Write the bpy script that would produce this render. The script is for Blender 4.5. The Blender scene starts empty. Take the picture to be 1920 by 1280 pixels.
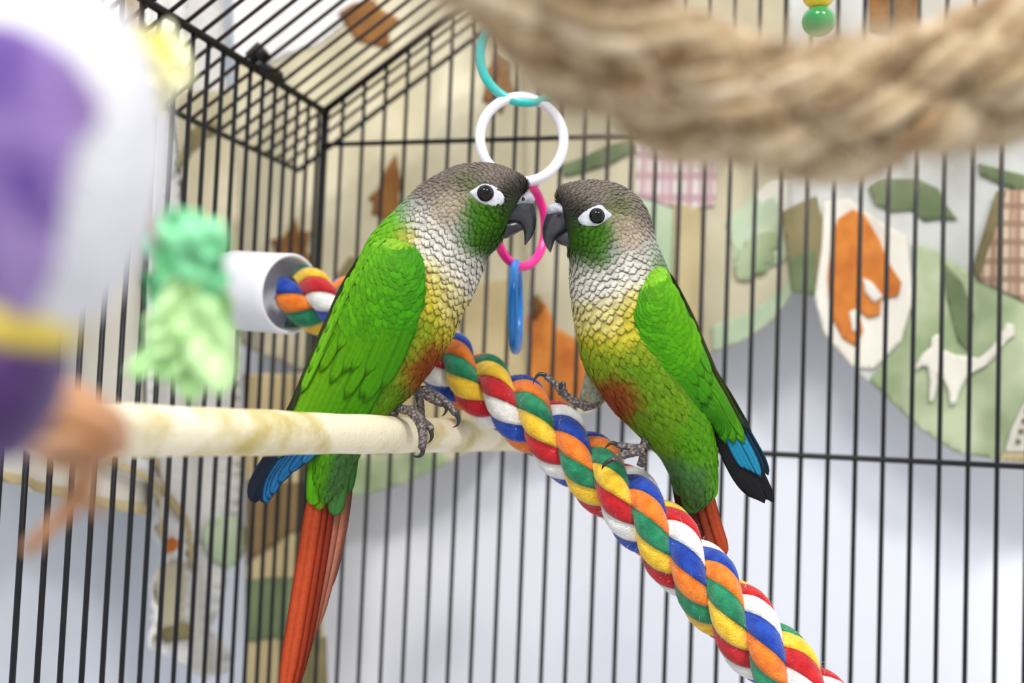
import bpy, bmesh, math, random
import numpy as np
from mathutils import Vector, geometry, kdtree
random.seed(7); rng = np.random.default_rng(7)
SC = bpy.context.scene; COL = SC.collection

# ------------------------------------------------------------------ camera
FPX = 2004.47
YAW, PIT, ROL = .27269, .05454, .03943
def _basis():
    cy, sy, cp, sp, cr, sr = math.cos(YAW), math.sin(YAW), math.cos(PIT), math.sin(PIT), math.cos(ROL), math.sin(ROL)
    F = np.array([-sy*cp, cy*cp, sp]); R = np.array([cy, sy, 0.]); U = np.cross(R, F)
    return cr*R+sr*U, -sr*R+cr*U, F
CR, CU, CF = _basis()
cam = bpy.data.cameras.new('camera'); camo = bpy.data.objects.new('camera', cam); COL.objects.link(camo)
cam.sensor_width = 36; cam.lens = FPX*36/1920; cam.clip_start = .01
from mathutils import Matrix
camo.matrix_world = Matrix(((CR[0], CU[0], -CF[0], 0), (CR[1], CU[1], -CF[1], 0), (CR[2], CU[2], -CF[2], 0), (0, 0, 0, 1)))
cam.dof.use_dof = True; cam.dof.focus_distance = .365; cam.dof.aperture_fstop = 7.2
SC.camera = camo
# ------------------------------------------------------------------ world, lights, exposure
SC.view_settings.view_transform = 'Standard'; SC.view_settings.look = 'None'
SC.view_settings.gamma = 1; SC.view_settings.use_curve_mapping = False
SC.view_settings.exposure = 0.0
W = bpy.data.worlds.new('world'); SC.world = W; W.use_nodes = True
W.node_tree.nodes['Background'].inputs[0].default_value = (.95, .96, 1, 1)
W.node_tree.nodes['Background'].inputs[1].default_value = .86
def area(name, loc, target, size, power, col=(1, 1, 1)):
    l = bpy.data.lights.new(name, 'AREA'); l.shape = 'DISK'; l.size = size; l.energy = power; l.color = col
    o = bpy.data.objects.new(name, l); COL.objects.link(o); o.location = loc
    o.rotation_euler = (Vector(target)-Vector(loc)).to_track_quat('-Z', 'Y').to_euler()
area('ceiling_light_key', (.75, -.55, 1.25), (-.05, .5, 0),   .26, 17, (1, .985, .96))
area('ceiling_light_fill', (-.25, -.9, 1.5), (-.05, .5, 0), .6, 27, (1, .985, .96))

# ------------------------------------------------------------------ helpers
def ray(x, y): return CF+CR*((x-960)/FPX)+CU*((640-y)/FPX)
def at(x, y, d): return ray(x, y)*d
def hit(x, y, P, n):
    r = ray(x, y); return r*(float(np.dot(P, n))/float(np.dot(r, n)))
def lin(c):
    return tuple(((v/255)/12.92 if v/255 <= .04045 else ((v/255+.055)/1.055)**2.4) for v in c[:3])
def link(name, me, parent=None, mat=None):
    o = bpy.data.objects.new(name, me); COL.objects.link(o)
    if parent is not None: o.parent = parent
    if mat is not None and me is not None and len(me.materials) == 0: me.materials.append(mat)
    return o
def tag(o, label, cat, group=None):
    o['label'] = label; o['category'] = cat
    if group: o['group'] = group
    return o
def thing(name, label, cat, loc=(0, 0, 0), group=None):
    o = bpy.data.objects.new(name, None); COL.objects.link(o); o.empty_display_size = .01
    o['loc0'] = [float(v) for v in loc]
    return tag(o, label, cat, group)
def seat_roots():
    # put every Empty at its thing's base without moving its parts
    for o in list(COL.objects):
        if o.type == 'EMPTY' and 'loc0' in o:
            v = Vector(o['loc0']); o.location = v
            for c in o.children: c.matrix_parent_inverse = Matrix.Translation(-v)
            del o['loc0']
def pymesh(name, v, f, smooth=True, cols=None):
    me = bpy.data.meshes.new(name); me.from_pydata([tuple(map(float, p)) for p in v], [], [tuple(map(int, q)) for q in f])
    if smooth: me.polygons.foreach_set('use_smooth', [True]*len(me.polygons))
    if cols is not None:
        a = me.color_attributes.new('Col', 'FLOAT_COLOR', 'POINT')
        c = np.ones((len(v), 4), np.float32); c[:, :3] = np.asarray(cols)[:, :3]*.82; a.data.foreach_set('color', c.ravel())
    me.update(); return me
def crom(P, n):
    P = np.asarray(P, float); m = len(P)-1; out = []
    for t in np.linspace(0, m, n):
        i = min(int(t), m-1); u = t-i
        p0, p1, p2, p3 = P[max(i-1, 0)], P[i], P[i+1], P[min(i+2, m)]
        out.append(.5*(2*p1+(p2-p0)*u+(2*p0-5*p1+4*p2-p3)*u*u+(3*p1-p0-3*p2+p3)*u**3))
    return np.array(out)
def frames(P):
    T = np.gradient(P, axis=0); T /= np.linalg.norm(T, axis=1)[:, None]
    a = np.array([0, 0, 1.]) if abs(T[0][2]) < .9 else np.array([1., 0, 0])
    N = np.zeros_like(P); N[0] = a-T[0]*(a@T[0]); N[0] /= np.linalg.norm(N[0])
    for i in range(1, len(P)):
        v = N[i-1]-T[i]*(N[i-1]@T[i]); N[i] = v/np.linalg.norm(v)
    return T, N, np.cross(T, N)
def tube(P, r, k=10, cap=True):
    P = np.asarray(P, float); r = np.broadcast_to(np.asarray(r, float), (len(P),)); T, N, B = frames(P)
    a = np.linspace(0, 2*np.pi, k, endpoint=False)
    V = [P[i]+r[i]*(np.cos(t)*N[i]+np.sin(t)*B[i]) for i in range(len(P)) for t in a]
    F = [(i*k+j, i*k+(j+1) % k, (i+1)*k+(j+1) % k, (i+1)*k+j) for i in range(len(P)-1) for j in range(k)]
    if cap:
        F.append(tuple(range(k))[::-1]); F.append(tuple((len(P)-1)*k+j for j in range(k)))
    return V, F
def join(parts):
    V, F = [], []
    for v, f in parts:
        o = len(V); V += list(v); F += [tuple(i+o for i in q) for q in f]
    return V, F
def sphere(c, r, n=16, m=10, sx=(1, 1, 1)):
    V = [np.array(c)+np.array([0, 0, r*sx[2]])]
    for i in range(1, m):
        p = math.pi*i/m
        V += [np.array(c)+r*np.array([math.sin(p)*math.cos(2*math.pi*j/n)*sx[0], math.sin(p)*math.sin(2*math.pi*j/n)*sx[1], math.cos(p)*sx[2]]) for j in range(n)]
    V.append(np.array(c)-np.array([0, 0, r*sx[2]])); F = []
    for j in range(n): F.append((0, 1+j, 1+(j+1) % n))
    for i in range(m-2):
        for j in range(n): F.append((1+i*n+j, 1+(i+1)*n+j, 1+(i+1)*n+(j+1) % n, 1+i*n+(j+1) % n))
    e = len(V)-1
    for j in range(n): F.append((e, e-n+(j+1) % n, e-n+j))
    return V, F
# ------------------------------------------------------------------ materials
def mat(name, col, rough=.6, col2=None, scale=40., bump=0., bscale=200., metal=0., spec=.5, sheen=0., attr=False, coat=0., detail=4., tex='NOISE', lo=.35, hi=.65, sss=0.):
    m = bpy.data.materials.new(name); m.use_nodes = True; nt = m.node_tree; b = nt.nodes['Principled BSDF']
    b.inputs['Roughness'].default_value = rough; b.inputs['Metallic'].default_value = metal
    b.inputs['Specular IOR Level'].default_value = spec; b.inputs['Sheen Weight'].default_value = sheen
    b.inputs['Coat Weight'].default_value = coat
    if sss: b.inputs['Subsurface Weight'].default_value = sss; b.inputs['Subsurface Scale'].default_value = .002; b.inputs['Subsurface Radius'].default_value = (1, 1, 1)
    tc = nt.nodes.new('ShaderNodeTexCoord')
    src = None
    if attr:
        a = nt.nodes.new('ShaderNodeAttribute'); a.attribute_name = 'Col'; src = a.outputs['Color']
    if col2 is not None:
        n = nt.nodes.new('ShaderNodeTexVoronoi' if tex == 'VORONOI' else 'ShaderNodeTexNoise'); n.inputs['Scale'].default_value = scale
        if tex == 'NOISE': n.inputs['Detail'].default_value = detail
        nt.links.new(tc.outputs['Object'], n.inputs['Vector'])
        r = nt.nodes.new('ShaderNodeMapRange'); r.inputs[1].default_value = lo; r.inputs[2].default_value = hi
        nt.links.new(n.outputs[0], r.inputs[0])
        x = nt.nodes.new('ShaderNodeMix'); x.data_type = 'RGBA'
        nt.links.new(r.outputs[0], x.inputs[0])
        if src is not None:
            x.blend_type = 'MULTIPLY'; nt.links.new(src, x.inputs[6]); x.inputs[7].default_value = (*col2, 1)
        else:
            x.inputs[6].default_value = (*lin(col), 1); x.inputs[7].default_value = (*lin(col2), 1)
        src = x.outputs[2]
    if src is not None: nt.links.new(src, b.inputs['Base Color'])
    else: b.inputs['Base Color'].default_value = (*lin(col), 1)
    if bump:
        n2 = nt.nodes.new('ShaderNodeTexNoise'); n2.inputs['Scale'].default_value = bscale; n2.inputs['Detail'].default_value = 3
        nt.links.new(tc.outputs['Object'], n2.inputs['Vector'])
        bp = nt.nodes.new('ShaderNodeBump'); bp.inputs['Strength'].default_value = bump; bp.inputs['Distance'].default_value = .001
        nt.links.new(n2.outputs[0], bp.inputs['Height']); nt.links.new(bp.outputs[0], b.inputs['Normal'])
    return m
def plaid(name, base, c1, c2, sx, thick=.35):
    m = bpy.data.materials.new(name); m.use_nodes = True; nt = m.node_tree; b = nt.nodes['Principled BSDF']
    b.inputs['Roughness'].default_value = .9; tc = nt.nodes.new('ShaderNodeTexCoord'); src = None
    prev = (*lin(base), 1)
    for axis, c in (('X', c1), ('Z', c2), ('X', c2)):
        w = nt.nodes.new('ShaderNodeTexWave'); w.bands_direction = axis; w.inputs['Scale'].default_value = sx*(1 if c is c1 or axis == 'Z' else 2.3)
        w.inputs['Distortion'].default_value = .6; w.inputs['Detail'].default_value = 1
        nt.links.new(tc.outputs['Object'], w.inputs['Vector'])
        r = nt.nodes.new('ShaderNodeMapRange'); r.inputs[1].default_value = 1-thick; r.inputs[2].default_value = 1-thick+.12; r.inputs[4].default_value = .75
        nt.links.new(w.outputs['Fac'], r.inputs[0])
        x = nt.nodes.new('ShaderNodeMix'); x.data_type = 'RGBA'; nt.links.new(r.outputs[0], x.inputs[0])
        if src is None: x.inputs[6].default_value = prev
        else: nt.links.new(src, x.inputs[6])
        x.inputs[7].default_value = (*lin(c), 1); src = x.outputs[2]
    nt.links.new(src, b.inputs['Base Color']); return m
M = {}
M['wall'] = mat('wall_paint', (243, 244, 250), .8, (237, 239, 247), 3, .05, 300)
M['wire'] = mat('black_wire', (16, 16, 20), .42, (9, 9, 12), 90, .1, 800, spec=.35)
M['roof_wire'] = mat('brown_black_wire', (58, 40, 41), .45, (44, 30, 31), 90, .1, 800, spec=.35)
M['white_plastic'] = mat('white_plastic', (240, 240, 244), .35, (233, 233, 240), 30)
M['wood'] = mat('perch_wood', (234, 224, 194), .6, (190, 172, 100), 58, .4, 500, lo=.47, hi=.7, detail=12)
M['feather'] = mat('feather', (0, 0, 0), .6, (.8, .8, .78), 700, .06, 2500, attr=True, spec=.12, sheen=.0, lo=.3, hi=.75)
M['skin'] = mat('body_skin', (0, 0, 0), .8, (.75, .75, .75), 500, .3, 1800, attr=True, spec=.2)
M['beak'] = mat('beak_horn', (66, 66, 72), .28, (42, 42, 48), 160, .12, 700, spec=.5)
M['cere'] = mat('cere_skin', (192, 192, 202), .6, (160, 160, 172), 500, .3, 1600)
M['eyering'] = mat('eye_ring_skin', (206, 206, 213), .65, (178, 178, 188), 600, .35, 1500)
M['eye'] = mat('eye', (9, 7, 8), .05, spec=.35)
M['nostril'] = mat('nostril', (45, 42, 44), .8)
M['foot'] = mat('foot_skin', (150, 138, 132), .6, (74, 66, 64), 900, .9, 1300, tex='VORONOI', lo=.15, hi=.6)
M['claw'] = mat('claw', (44, 42, 44), .3, (26, 25, 27), 300)
def yarnmat(n, c, c2): return mat(n, c, .9, c2, 300, .7, 1500, sheen=.3, spec=.15)
YC = [('white', (238, 236, 230), (214, 211, 205)), ('red', (200, 34, 40), (168, 20, 30)), ('yellow', (240, 202, 60), (222, 172, 34)),
      ('green', (42, 140, 96), (26, 110, 74)), ('orange', (238, 134, 44), (220, 108, 28)), ('blue', (38, 78, 176), (24, 56, 146))]
YM = [yarnmat('yarn_'+n, a, b) for n, a, b in YC]

# ------------------------------------------------------------------ setting
def slab(name, pts, thick, m=None):
    v = [Vector(p) for p in pts]; n = (v[1]-v[0]).cross(v[2]-v[0]).normalized()*thick
    V = v+[p-n for p in v]
    o = link(name, pymesh(name, V, [(0, 1, 2, 3), (7, 6, 5, 4), (0, 4, 5, 1), (1, 5, 6, 2), (2, 6, 7, 3), (3, 7, 4, 0)], False), None, m or M['wall'])
    o['kind'] = 'structure'; return o
YW, XW = .625, -.375
slab('wall_back', [(XW, YW, -.6), (1.2, YW, -.6), (1.2, YW, 1.4), (XW, YW, 1.4)], .05)
LWM = mat('side_wall_paint', (234, 239, 247), .8, (228, 234, 244), 3, .05, 300)
slab('wall_left', [(XW, -.5, -.6), (XW, YW, -.6), (XW, YW, 1.4), (XW, -.5, 1.4)], .05, LWM)

# ------------------------------------------------------------------ cloth hangings
CLOTH = {
 'cream': mat('cream_cloth', (214, 205, 176), .95, (194, 184, 152), 22, .3, 900, sheen=.2),
 'ivory': mat('ivory_cloth', (240, 236, 222), .95, (226, 220, 204), 18, .3, 900, sheen=.2),
 'greywhite': mat('grey_white_cloth', (218, 218, 212), .95, (196, 197, 190), 26, .3, 900),
 'green': mat('sage_damask', (146, 164, 122), .95, (196, 204, 168), 34, .3, 900, detail=2),
 'paleg': mat('pale_green_cloth', (176, 196, 160), .95, (198, 212, 182), 40, .3, 900),
 'dgreen': mat('leaf_green_cloth', (124, 138, 100), .95, (100, 116, 80), 40, .3, 900),
 'olive': mat('olive_cloth', (150, 138, 96), .95, (116, 108, 74), 30, .3, 900),
 'orange': mat('pumpkin_orange_cloth', (226, 142, 60), .95, (192, 106, 44), 60, .3, 900),
 'rust': mat('rust_cloth', (150, 102, 48), .95, (112, 72, 32), 36, .3, 900),
 'tan': mat('tan_cloth', (208, 190, 146), .95, (190, 170, 126), 30, .3, 900),
 'brown': mat('brown_cloth', (146, 120, 82), .95, (112, 88, 58), 30, .3, 900),
 'pink': plaid('pink_plaid', (236, 228, 222), (212, 178, 182), (190, 150, 156), 26),
 'bplaid': plaid('brown_plaid', (206, 182, 156), (166, 130, 106), (140, 112, 90), 34),
 'pleat': mat('white_pleated_cloth', (242, 240, 236), .95, (226, 224, 220), 20, .3, 900),
}
BACK = (np.array([0, .59, 0.]), np.array([0, -1., 0]))
LEFT = (np.array([-.335, 0, 0.]), np.array([1., 0, 0]))
def wave_back(p):
    x, z = p[0], p[2]
    return .004*math.sin(x*62+1.2+.8*math.sin(z*20))+.0025*math.sin(x*131+z*24)+.002*math.sin(z*40+x*15)
def wave_left(p):
    y, z = p[1], p[2]
    return .005*math.sin(y*70+.6*math.sin(z*18))+.003*math.sin(y*150+z*20)
def cloth(name, poly, plane, m, parent=None, off=0., wave=wave_back, step=14, thick=.0009, lobes=0):
    P, n = plane; poly = [Vector(p) for p in poly]
    pts = []
    for i in range(len(poly)):
        a, b = poly[i], poly[(i+1) % len(poly)]; k = max(1, int((b-a).length/step))
        pts += [a.lerp(b, j/k) for j in range(k)]
    ne = len(pts); edges = [(i, (i+1) % ne) for i in range(ne)]
    xs = [p.x for p in pts]; ys = [p.y for p in pts]
    y = min(ys)+step*.5; row = 0
    while y < max(ys):
        x = min(xs)+step*(.5 if row % 2 else 0)
        while x < max(xs):
            pts.append(Vector((x, y))); x += step
        y += step*.87; row += 1
    v, e, f, _, _, _ = geometry.delaunay_2d_cdt([Vector((p.x, p.y)) for p in pts], edges, [list(range(ne))], 1, 1e-3)
    V = []
    for q in v:
        h = hit(q.x, q.y, P, n); V.append(h+n*(wave(h)+off))
    me = pymesh(name, V, f)
    o = link(name, me, parent, m); s = o.modifiers.new('thickness', 'SOLIDIFY'); s.thickness = thick; s.offset = 0
    return o
def leaf_poly(cx, cy, L, Wd, ang, teeth=4):
    pts = []
    N = 4*teeth
    for sgn in (1, -1):
        rg = range(N+1) if sgn == 1 else range(N, -1, -1)
        for i in rg:
            t = i/N; w = Wd*math.sin(math.pi*min(1, t*.96+.03))**.7*(1 if i % 4 else .62)
            pts.append(((t-.5)*L, sgn*w))
    c, s = math.cos(ang), math.sin(ang)
    return [(cx+c*a-s*b, cy+s*a+c*b) for a, b in pts]
def blob_poly(cx, cy, rx, ry, n=20, j=.12, seed=0):
    r = random.Random(seed)
    return [(cx+rx*math.cos(2*math.pi*i/n)*(1+r.uniform(-j, j)), cy+ry*math.sin(2*math.pi*i/n)*(1+r.uniform(-j, j))) for i in range(n)]
AP = 'a'
def app(name, poly, plane, m, parent, lvl=1, wave=wave_back):
    return cloth(name, poly, plane, CLOTH[m], parent, .0013*lvl, wave, 12)

v1 = thing('valance', 'cream quilted valance behind the long tailed bird, with brown leaf patches and a curved hem', 'valance', hit(800, 900, *BACK))
cloth('panel', [(440, -160), (1010, -160), (1010, 640), (985, 745), (930, 815), (850, 865), (760, 905), (650, 934), (600, 940), (600, 690), (560, 690), (440, 640)], BACK, CLOTH['cream'], v1)
app('white_fold', [(430, -150), (760, -150), (720, -20), (690, 10), (640, 55), (590, 90), (520, 110), (440, 120)], BACK, 'pleat', v1, .8)
app('leaf_applique', [(742, 288), (750, 330), (757, 350), (748, 362), (752, 395), (735, 405), (728, 425), (716, 404), (696, 402), (702, 380), (690, 372), (712, 355), (722, 325)], BACK, 'rust', v1)
app('leaf_applique', [(930, 95), (945, 110), (962, 120), (958, 150), (968, 175), (950, 190), (940, 215), (925, 195), (905, 190), (912, 160), (905, 140), (922, 125)], BACK, 'rust', v1)
app('leaf_applique', [(516, 470), (508, 450), (535, 445), (548, 430), (558, 408), (568, 436), (588, 436), (580, 470), (592, 500), (520, 500)], BACK, 'rust', v1)
app('leaf_applique', [(638, 30), (668, 12), (700, 0), (715, 18), (742, 30), (724, 55), (726, 88), (700, 84), (672, 80), (662, 62)], BACK, 'rust', v1)
app('hem_band', [(600, 860), (700, 855), (830, 845), (850, 866), (760, 906), (650, 935), (600, 942)], BACK, 'green', v1, .8)
app('green_patch', blob_poly(665, 545, 40, 70, 16, .15, 3), BACK, 'olive', v1)
app('tan_patch', [(700, 560), (960, 520), (985, 745), (930, 800), (700, 850)], BACK, 'tan', v1, .7)

v2 = thing('valance', 'cream and green patchwork valance between the two birds, with an orange pumpkin patch', 'valance', hit(1250, 700, *BACK))
B2 = (BACK[0]-np.array([0, .004, 0]), BACK[1])
cloth('panel', [(985, -160), (1500, -160), (1492, 400), (1490, 548), (1450, 600), (1395, 640), (1335, 662), (1250, 690), (1170, 730), (1110, 770), (1040, 790), (985, 775)], B2, CLOTH['cream'], v2)
app('vine_applique', [(1050, 305), (1120, 285), (1190, 262), (1195, 285), (1150, 312), (1055, 330)], B2, 'dgreen', v2)
app('plaid_patch', [(1195, 270), (1345, 270), (1340, 385), (1290, 395), (1195, 370)], B2, 'pink', v2)
app('green_patch', [(1195, 372), (1262, 390), (1258, 560), (1240, 600), (1200, 520)], B2, 'paleg', v2)
app('tan_strip', [(1262, 380), (1312, 390), (1318, 655), (1262, 680)], B2, 'tan', v2, 1.4)
app('leaf_applique', blob_poly(1420, 440, 58, 72, 18, .2, 5), B2, 'paleg', v2)
app('leaf_applique', leaf_poly(1418, 480, 110, 34, -.9), B2, 'green', v2, 1.8)
app('cream_patch', blob_poly(1470, 385, 70, 45, 16, .1, 8), B2, 'ivory', v2, .7)
app('hem_band', [(1335, 610), (1400, 590), (1488, 530), (1490, 548), (1450, 600), (1395, 640), (1335, 661)], B2, 'paleg', v2, .9)
app('pumpkin_applique', [(983, 600), (1000, 555), (1025, 572), (1040, 612), (1085, 640), (1100, 700), (1090, 760), (1030, 752), (990, 720)], B2, 'orange', v2)
app('pumpkin_stem', [(990, 568), (1006, 552), (1022, 575), (1000, 600)], B2, 'rust', v2, 2)

v3 = thing('valance', 'sage green valance panel with a white deer patch and an orange fox patch', 'valance', hit(1750, 800, *BACK))
B3 = (BACK[0]-np.array([0, .008, 0]), BACK[1])
cloth('panel', [(1478, -160), (2150, -160), (2150, 870), (1920, 866), (1868, 862), (1790, 848), (1720, 802), (1660, 742), (1600, 692), (1545, 628), (1526, 560), (1484, 545)], B3, CLOTH['greywhite'], v3)
app('fold_strip', [(1466, 400), (1530, 370), (1545, 430), (1527, 556), (1484, 548)], B3, 'olive', v3)
app('fold_strip', [(1478, 490), (1528, 470), (1527, 558), (1484, 550)], B3, 'dgreen', v3, 1.6)
app('cream_patch', [(1545, 380), (1590, 370), (1660, 420), (1700, 440), (1712, 560), (1690, 640), (1640, 690), (1600, 690), (1545, 628), (1527, 560), (1540, 470)], B3, 'ivory', v3, 1.3)
app('fox_applique', [(1572, 410), (1598, 392), (1622, 402), (1650, 450), (1665, 490), (1690, 530), (1684, 555), (1652, 560), (1650, 590), (1628, 596), (1608, 580), (1618, 620), (1606, 650), (1580, 636), (1556, 590), (1552, 520), (1560, 450)], B3, 'orange', v3, 2.3)
app('fox_muzzle', [(1618, 520), (1636, 530), (1655, 555), (1640, 568), (1622, 548)], B3, 'ivory', v3, 3)
app('fox_tail_tip', [(1592, 585), (1606, 580), (1612, 625), (1598, 622)], B3, 'ivory', v3, 3)
app('green_patch', [(1712, 455), (1760, 470), (1830, 520), (1900, 560), (2000, 570), (2150, 560), (2150, 868), (1920, 865), (1868, 860), (1790, 846), (1720, 800), (1660, 740), (1630, 712), (1690, 640), (1716, 560)], B3, 'green', v3, 1.6)
app('fold_strip', [(1770, 490), (1805, 530), (1825, 590), (1815, 660), (1795, 640), (1775, 560)], B3, 'dgreen', v3, 2.2)
app('deer_applique', [(1714, 688), (1728, 664), (1744, 650), (1746, 632), (1756, 626), (1764, 634), (1762, 654), (1786, 664), (1812, 668), (1834, 672), (1856, 652), (1870, 630), (1882, 608), (1894, 612), (1896, 630), (1882, 640), (1866, 662), (1848, 684), (1830, 694), (1812, 704), (1800, 726), (1790, 756), (1780, 760), (1776, 730), (1766, 706), (1756, 700), (1754, 726), (1748, 752), (1740, 752), (1742, 712), (1738, 688), (1726, 686), (1718, 696)], B3, 'ivory', v3, 3)
app('leaf_applique', [(1628, 350), (1650, 335), (1720, 332), (1762, 350), (1775, 380), (1796, 410), (1760, 408), (1735, 412), (1710, 392), (1672, 396), (1640, 382)], B3, 'dgreen', v3)
app('vine_applique', [(1830, 310), (1880, 325), (1960, 340), (1960, 375), (1870, 350), (1835, 332)], B3, 'dgreen', v3)
app('plaid_patch', [(1880, 362), (2100, 350), (2100, 575), (1920, 572), (1828, 525)], B3, 'bplaid', v3, 2.4)
app('plaid_edging', [(1862, 365), (1882, 362), (1832, 528), (1822, 505)], B3, 'olive', v3, 2.8)
app('leaf_applique', [(1625, -120), (1720, -130), (1725, 60), (1670, 75), (1628, 72)], B3, 'rust', v3)
lace = app('lace_edging', [(1892, 800), (1918, 740), (1990, 700), (1990, 846), (1880, 846)], B3, 'ivory', v3, 3)
for i in range(5):
    app('lace_eyelet', blob_poly(1902+i*4.5, 826-i*19, 5, 5, 8, 0, i), B3, 'olive', v3, 4)
app('hem_band', [(1878, 848), (2000, 846), (2000, 868), (1920, 866), (1872, 862)], B3, 'tan', v3, 3)

# left side hangings
wl = thing('valance', 'cream scalloped valance beyond the left side wires, with a dark edge under its hem', 'valance', hit(200, 940, *LEFT))
cloth('panel', [(-260, -200), (300, -200), (300, 300), (290, 700), (268, 840), (262, 968), (180, 950), (90, 925), (0, 905), (-260, 850)], LEFT, CLOTH['ivory'], wl, 0, wave_left)
app('hem_band', [(270, 860), (262, 968), (180, 950), (90, 925), (0, 905), (-260, 850), (-260, 832), (0, 886), (90, 905), (180, 930), (250, 945), (262, 880)], LEFT, 'tan', wl, 1, wave_left)
wp = thing('curtain', 'white pleated curtain swag seen through the left side wires', 'curtain', hit(380, 1150, *LEFT))
L2 = (LEFT[0]+np.array([.006, 0, 0]), LEFT[1])
cloth('panel', [(262, -200), (424, -200), (428, 1000), (405, 1100), (395, 1180), (418, 1250), (380, 1275), (330, 1230), (268, 1214), (296, 1130), (316, 1040), (296, 985), (250, 905), (196, 862), (196, 838), (262, 828)], L2, CLOTH['pleat'], wp, 0, lambda p: wave_left(p)+.003*math.sin(p[1]*420+p[2]*60))
app('edging', [(196, 862), (250, 905), (296, 985), (316, 1040), (325, 1036), (306, 980), (259, 897), (203, 852)], L2, 'tan', wp, 2, wave_left)
app('edging', [(240, 850), (295, 905), (345, 985), (362, 1070), (372, 1068), (356, 980), (305, 898), (250, 844)], L2, 'tan', wp, 2, wave_left)
app('cream_patch', [(300, 1062), (345, 1052), (342, 1170), (276, 1208), (300, 1130)], L2, 'cream', wp, 2, wave_left)
app('olive_patch', [(306, 1186), (345, 1165), (352, 1196), (318, 1206)], L2, 'olive', wp, 3.2, wave_left)
app('leaf_applique', blob_poly(320, 1022, 12, 14, 9, .2, 4), L2, 'orange', wp, 3.2, wave_left)
app('green_patch', blob_poly(405, 1010, 22, 48, 12, .15, 6), L2, 'paleg', wp, 3, wave_left)
app('cream_patch', [(300, 170), (420, 170), (420, 480), (400, 540), (330, 330)], L2, 'cream', wp, 3, wave_left)
app('leaf_applique', leaf_poly(355, 270, 120, 18, -.75), L2, 'olive', wp, 4.5, wave_left)
wc = thing('curtain', 'cream brown and green patchwork curtain hanging in the corner behind the red tail', 'curtain', hit(540, 1280, *BACK))
B4 = (BACK[0]-np.array([0, .024, 0]), BACK[1])
cloth('panel', [(452, 700), (612, 700), (615, 900), (608, 1100), (618, 1400), (452, 1400), (456, 1000)], B4, CLOTH['tan'], wc, 0, lambda p: .004*math.sin(p[0]*300+p[2]*8))
wcw = lambda p: .004*math.sin(p[0]*300+p[2]*8)
app('brown_patch', [(458, 900), (600, 905), (606, 985), (540, 1000), (460, 1060)], B4, 'brown', wc, 1, wcw)
app('green_patch', [(460, 1085), (560, 1080), (606, 1120), (606, 1215), (520, 1195), (460, 1200)], B4, 'dgreen', wc, 1, wcw)
app('olive_patch', [(560, 1215), (616, 1190), (618, 1400), (550, 1400)], B4, 'olive', wc, 1, wcw)

# ------------------------------------------------------------------ birdcage
CX, CY, CZT, CZH, CZL = -.2533, .5166, .150, .1318, -.0204
SL = .697; WR = .00105
cage = thing('birdcage', 'black wire birdcage with a sloping roof, open towards the viewer', 'cage', (0, CY, -.4))
def bar(name, a, b, r=WR, k=8):
    return link(name, pymesh(name, *tube([a, b], r, k)), cage, M['wire'])
_shared = {}
def wire(key, a, b, r=WR):
    a, b = Vector(a), Vector(b); k = (key, round((b-a).length, 4), tuple(round(c, 4) for c in (b-a).normalized()))
    if k not in _shared: _shared[k] = pymesh('wire_bar', *tube([(0, 0, 0), tuple(b-a)], r, 8))
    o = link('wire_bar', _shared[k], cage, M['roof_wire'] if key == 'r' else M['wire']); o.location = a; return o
APX = .03; ZB = -.40; YF = .10
def roof_z(x): return CZT+SL*(min(x, 2*APX-x)-CX)
x0 = -.24307
for i in range(34):
    x = x0+i*.012
    wire('b', (x, CY, ZB), (x, CY, roof_z(x)-.0005))
for z, a in ((CZH, -.2533), (CZL, -.2533)):
    bar('rail', (a, CY-.0018, z), (.17, CY-.0018, z), .0013)
y0 = .30494
for j in range(-17, 18):
    y = y0+j*.012
    if y < YF: continue
    wire('l', (CX, y, ZB), (CX, y, CZT))
bar('corner_post', (CX, CY, ZB), (CX, CY, CZT+.002), .0022, 10)
bar('rail', (CX, YF, CZT), (CX, CY+.002, CZT), .0019, 10)
EX, EZ, EY = -.2865, .1270, .553
bar('eave_rail', (EX, YF, EZ), (EX, EY, EZ), .0015, 10)
bar('gable_rail', (CX, CY, CZT+.001), (APX, CY, roof_z(APX)+.001), .0019, 10)
bar('gable_rail', (APX, CY, roof_z(APX)), (2*APX-CX, CY, CZT), .0019, 10)
bar('gable_rail', (EX, EY, EZ), (APX, EY, roof_z(APX)), .0014, 10)
y = y0+.006-.012*16
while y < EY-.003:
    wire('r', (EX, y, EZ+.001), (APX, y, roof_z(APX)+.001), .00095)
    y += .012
bar('ridge_rail', (APX, YF, roof_z(APX)), (APX, EY, roof_z(APX)), .0018, 10)
c0 = hit(483, 108, np.array([CX, 0, 0]), np.array([1., 0, 0]))
cl = join([tube([c0+np.array([.003, 0, .004]), c0+np.array([-.003, 0, -.001])], .0044, 14), tube([c0+np.array([.0, -.002, -.004]), c0+np.array([.0, .020, -.003])], .0034, 10)])
o = link('roof_clip', pymesh('roof_clip', *cl), cage, M['wire']); o['label'] = 'black roof clip'

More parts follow.
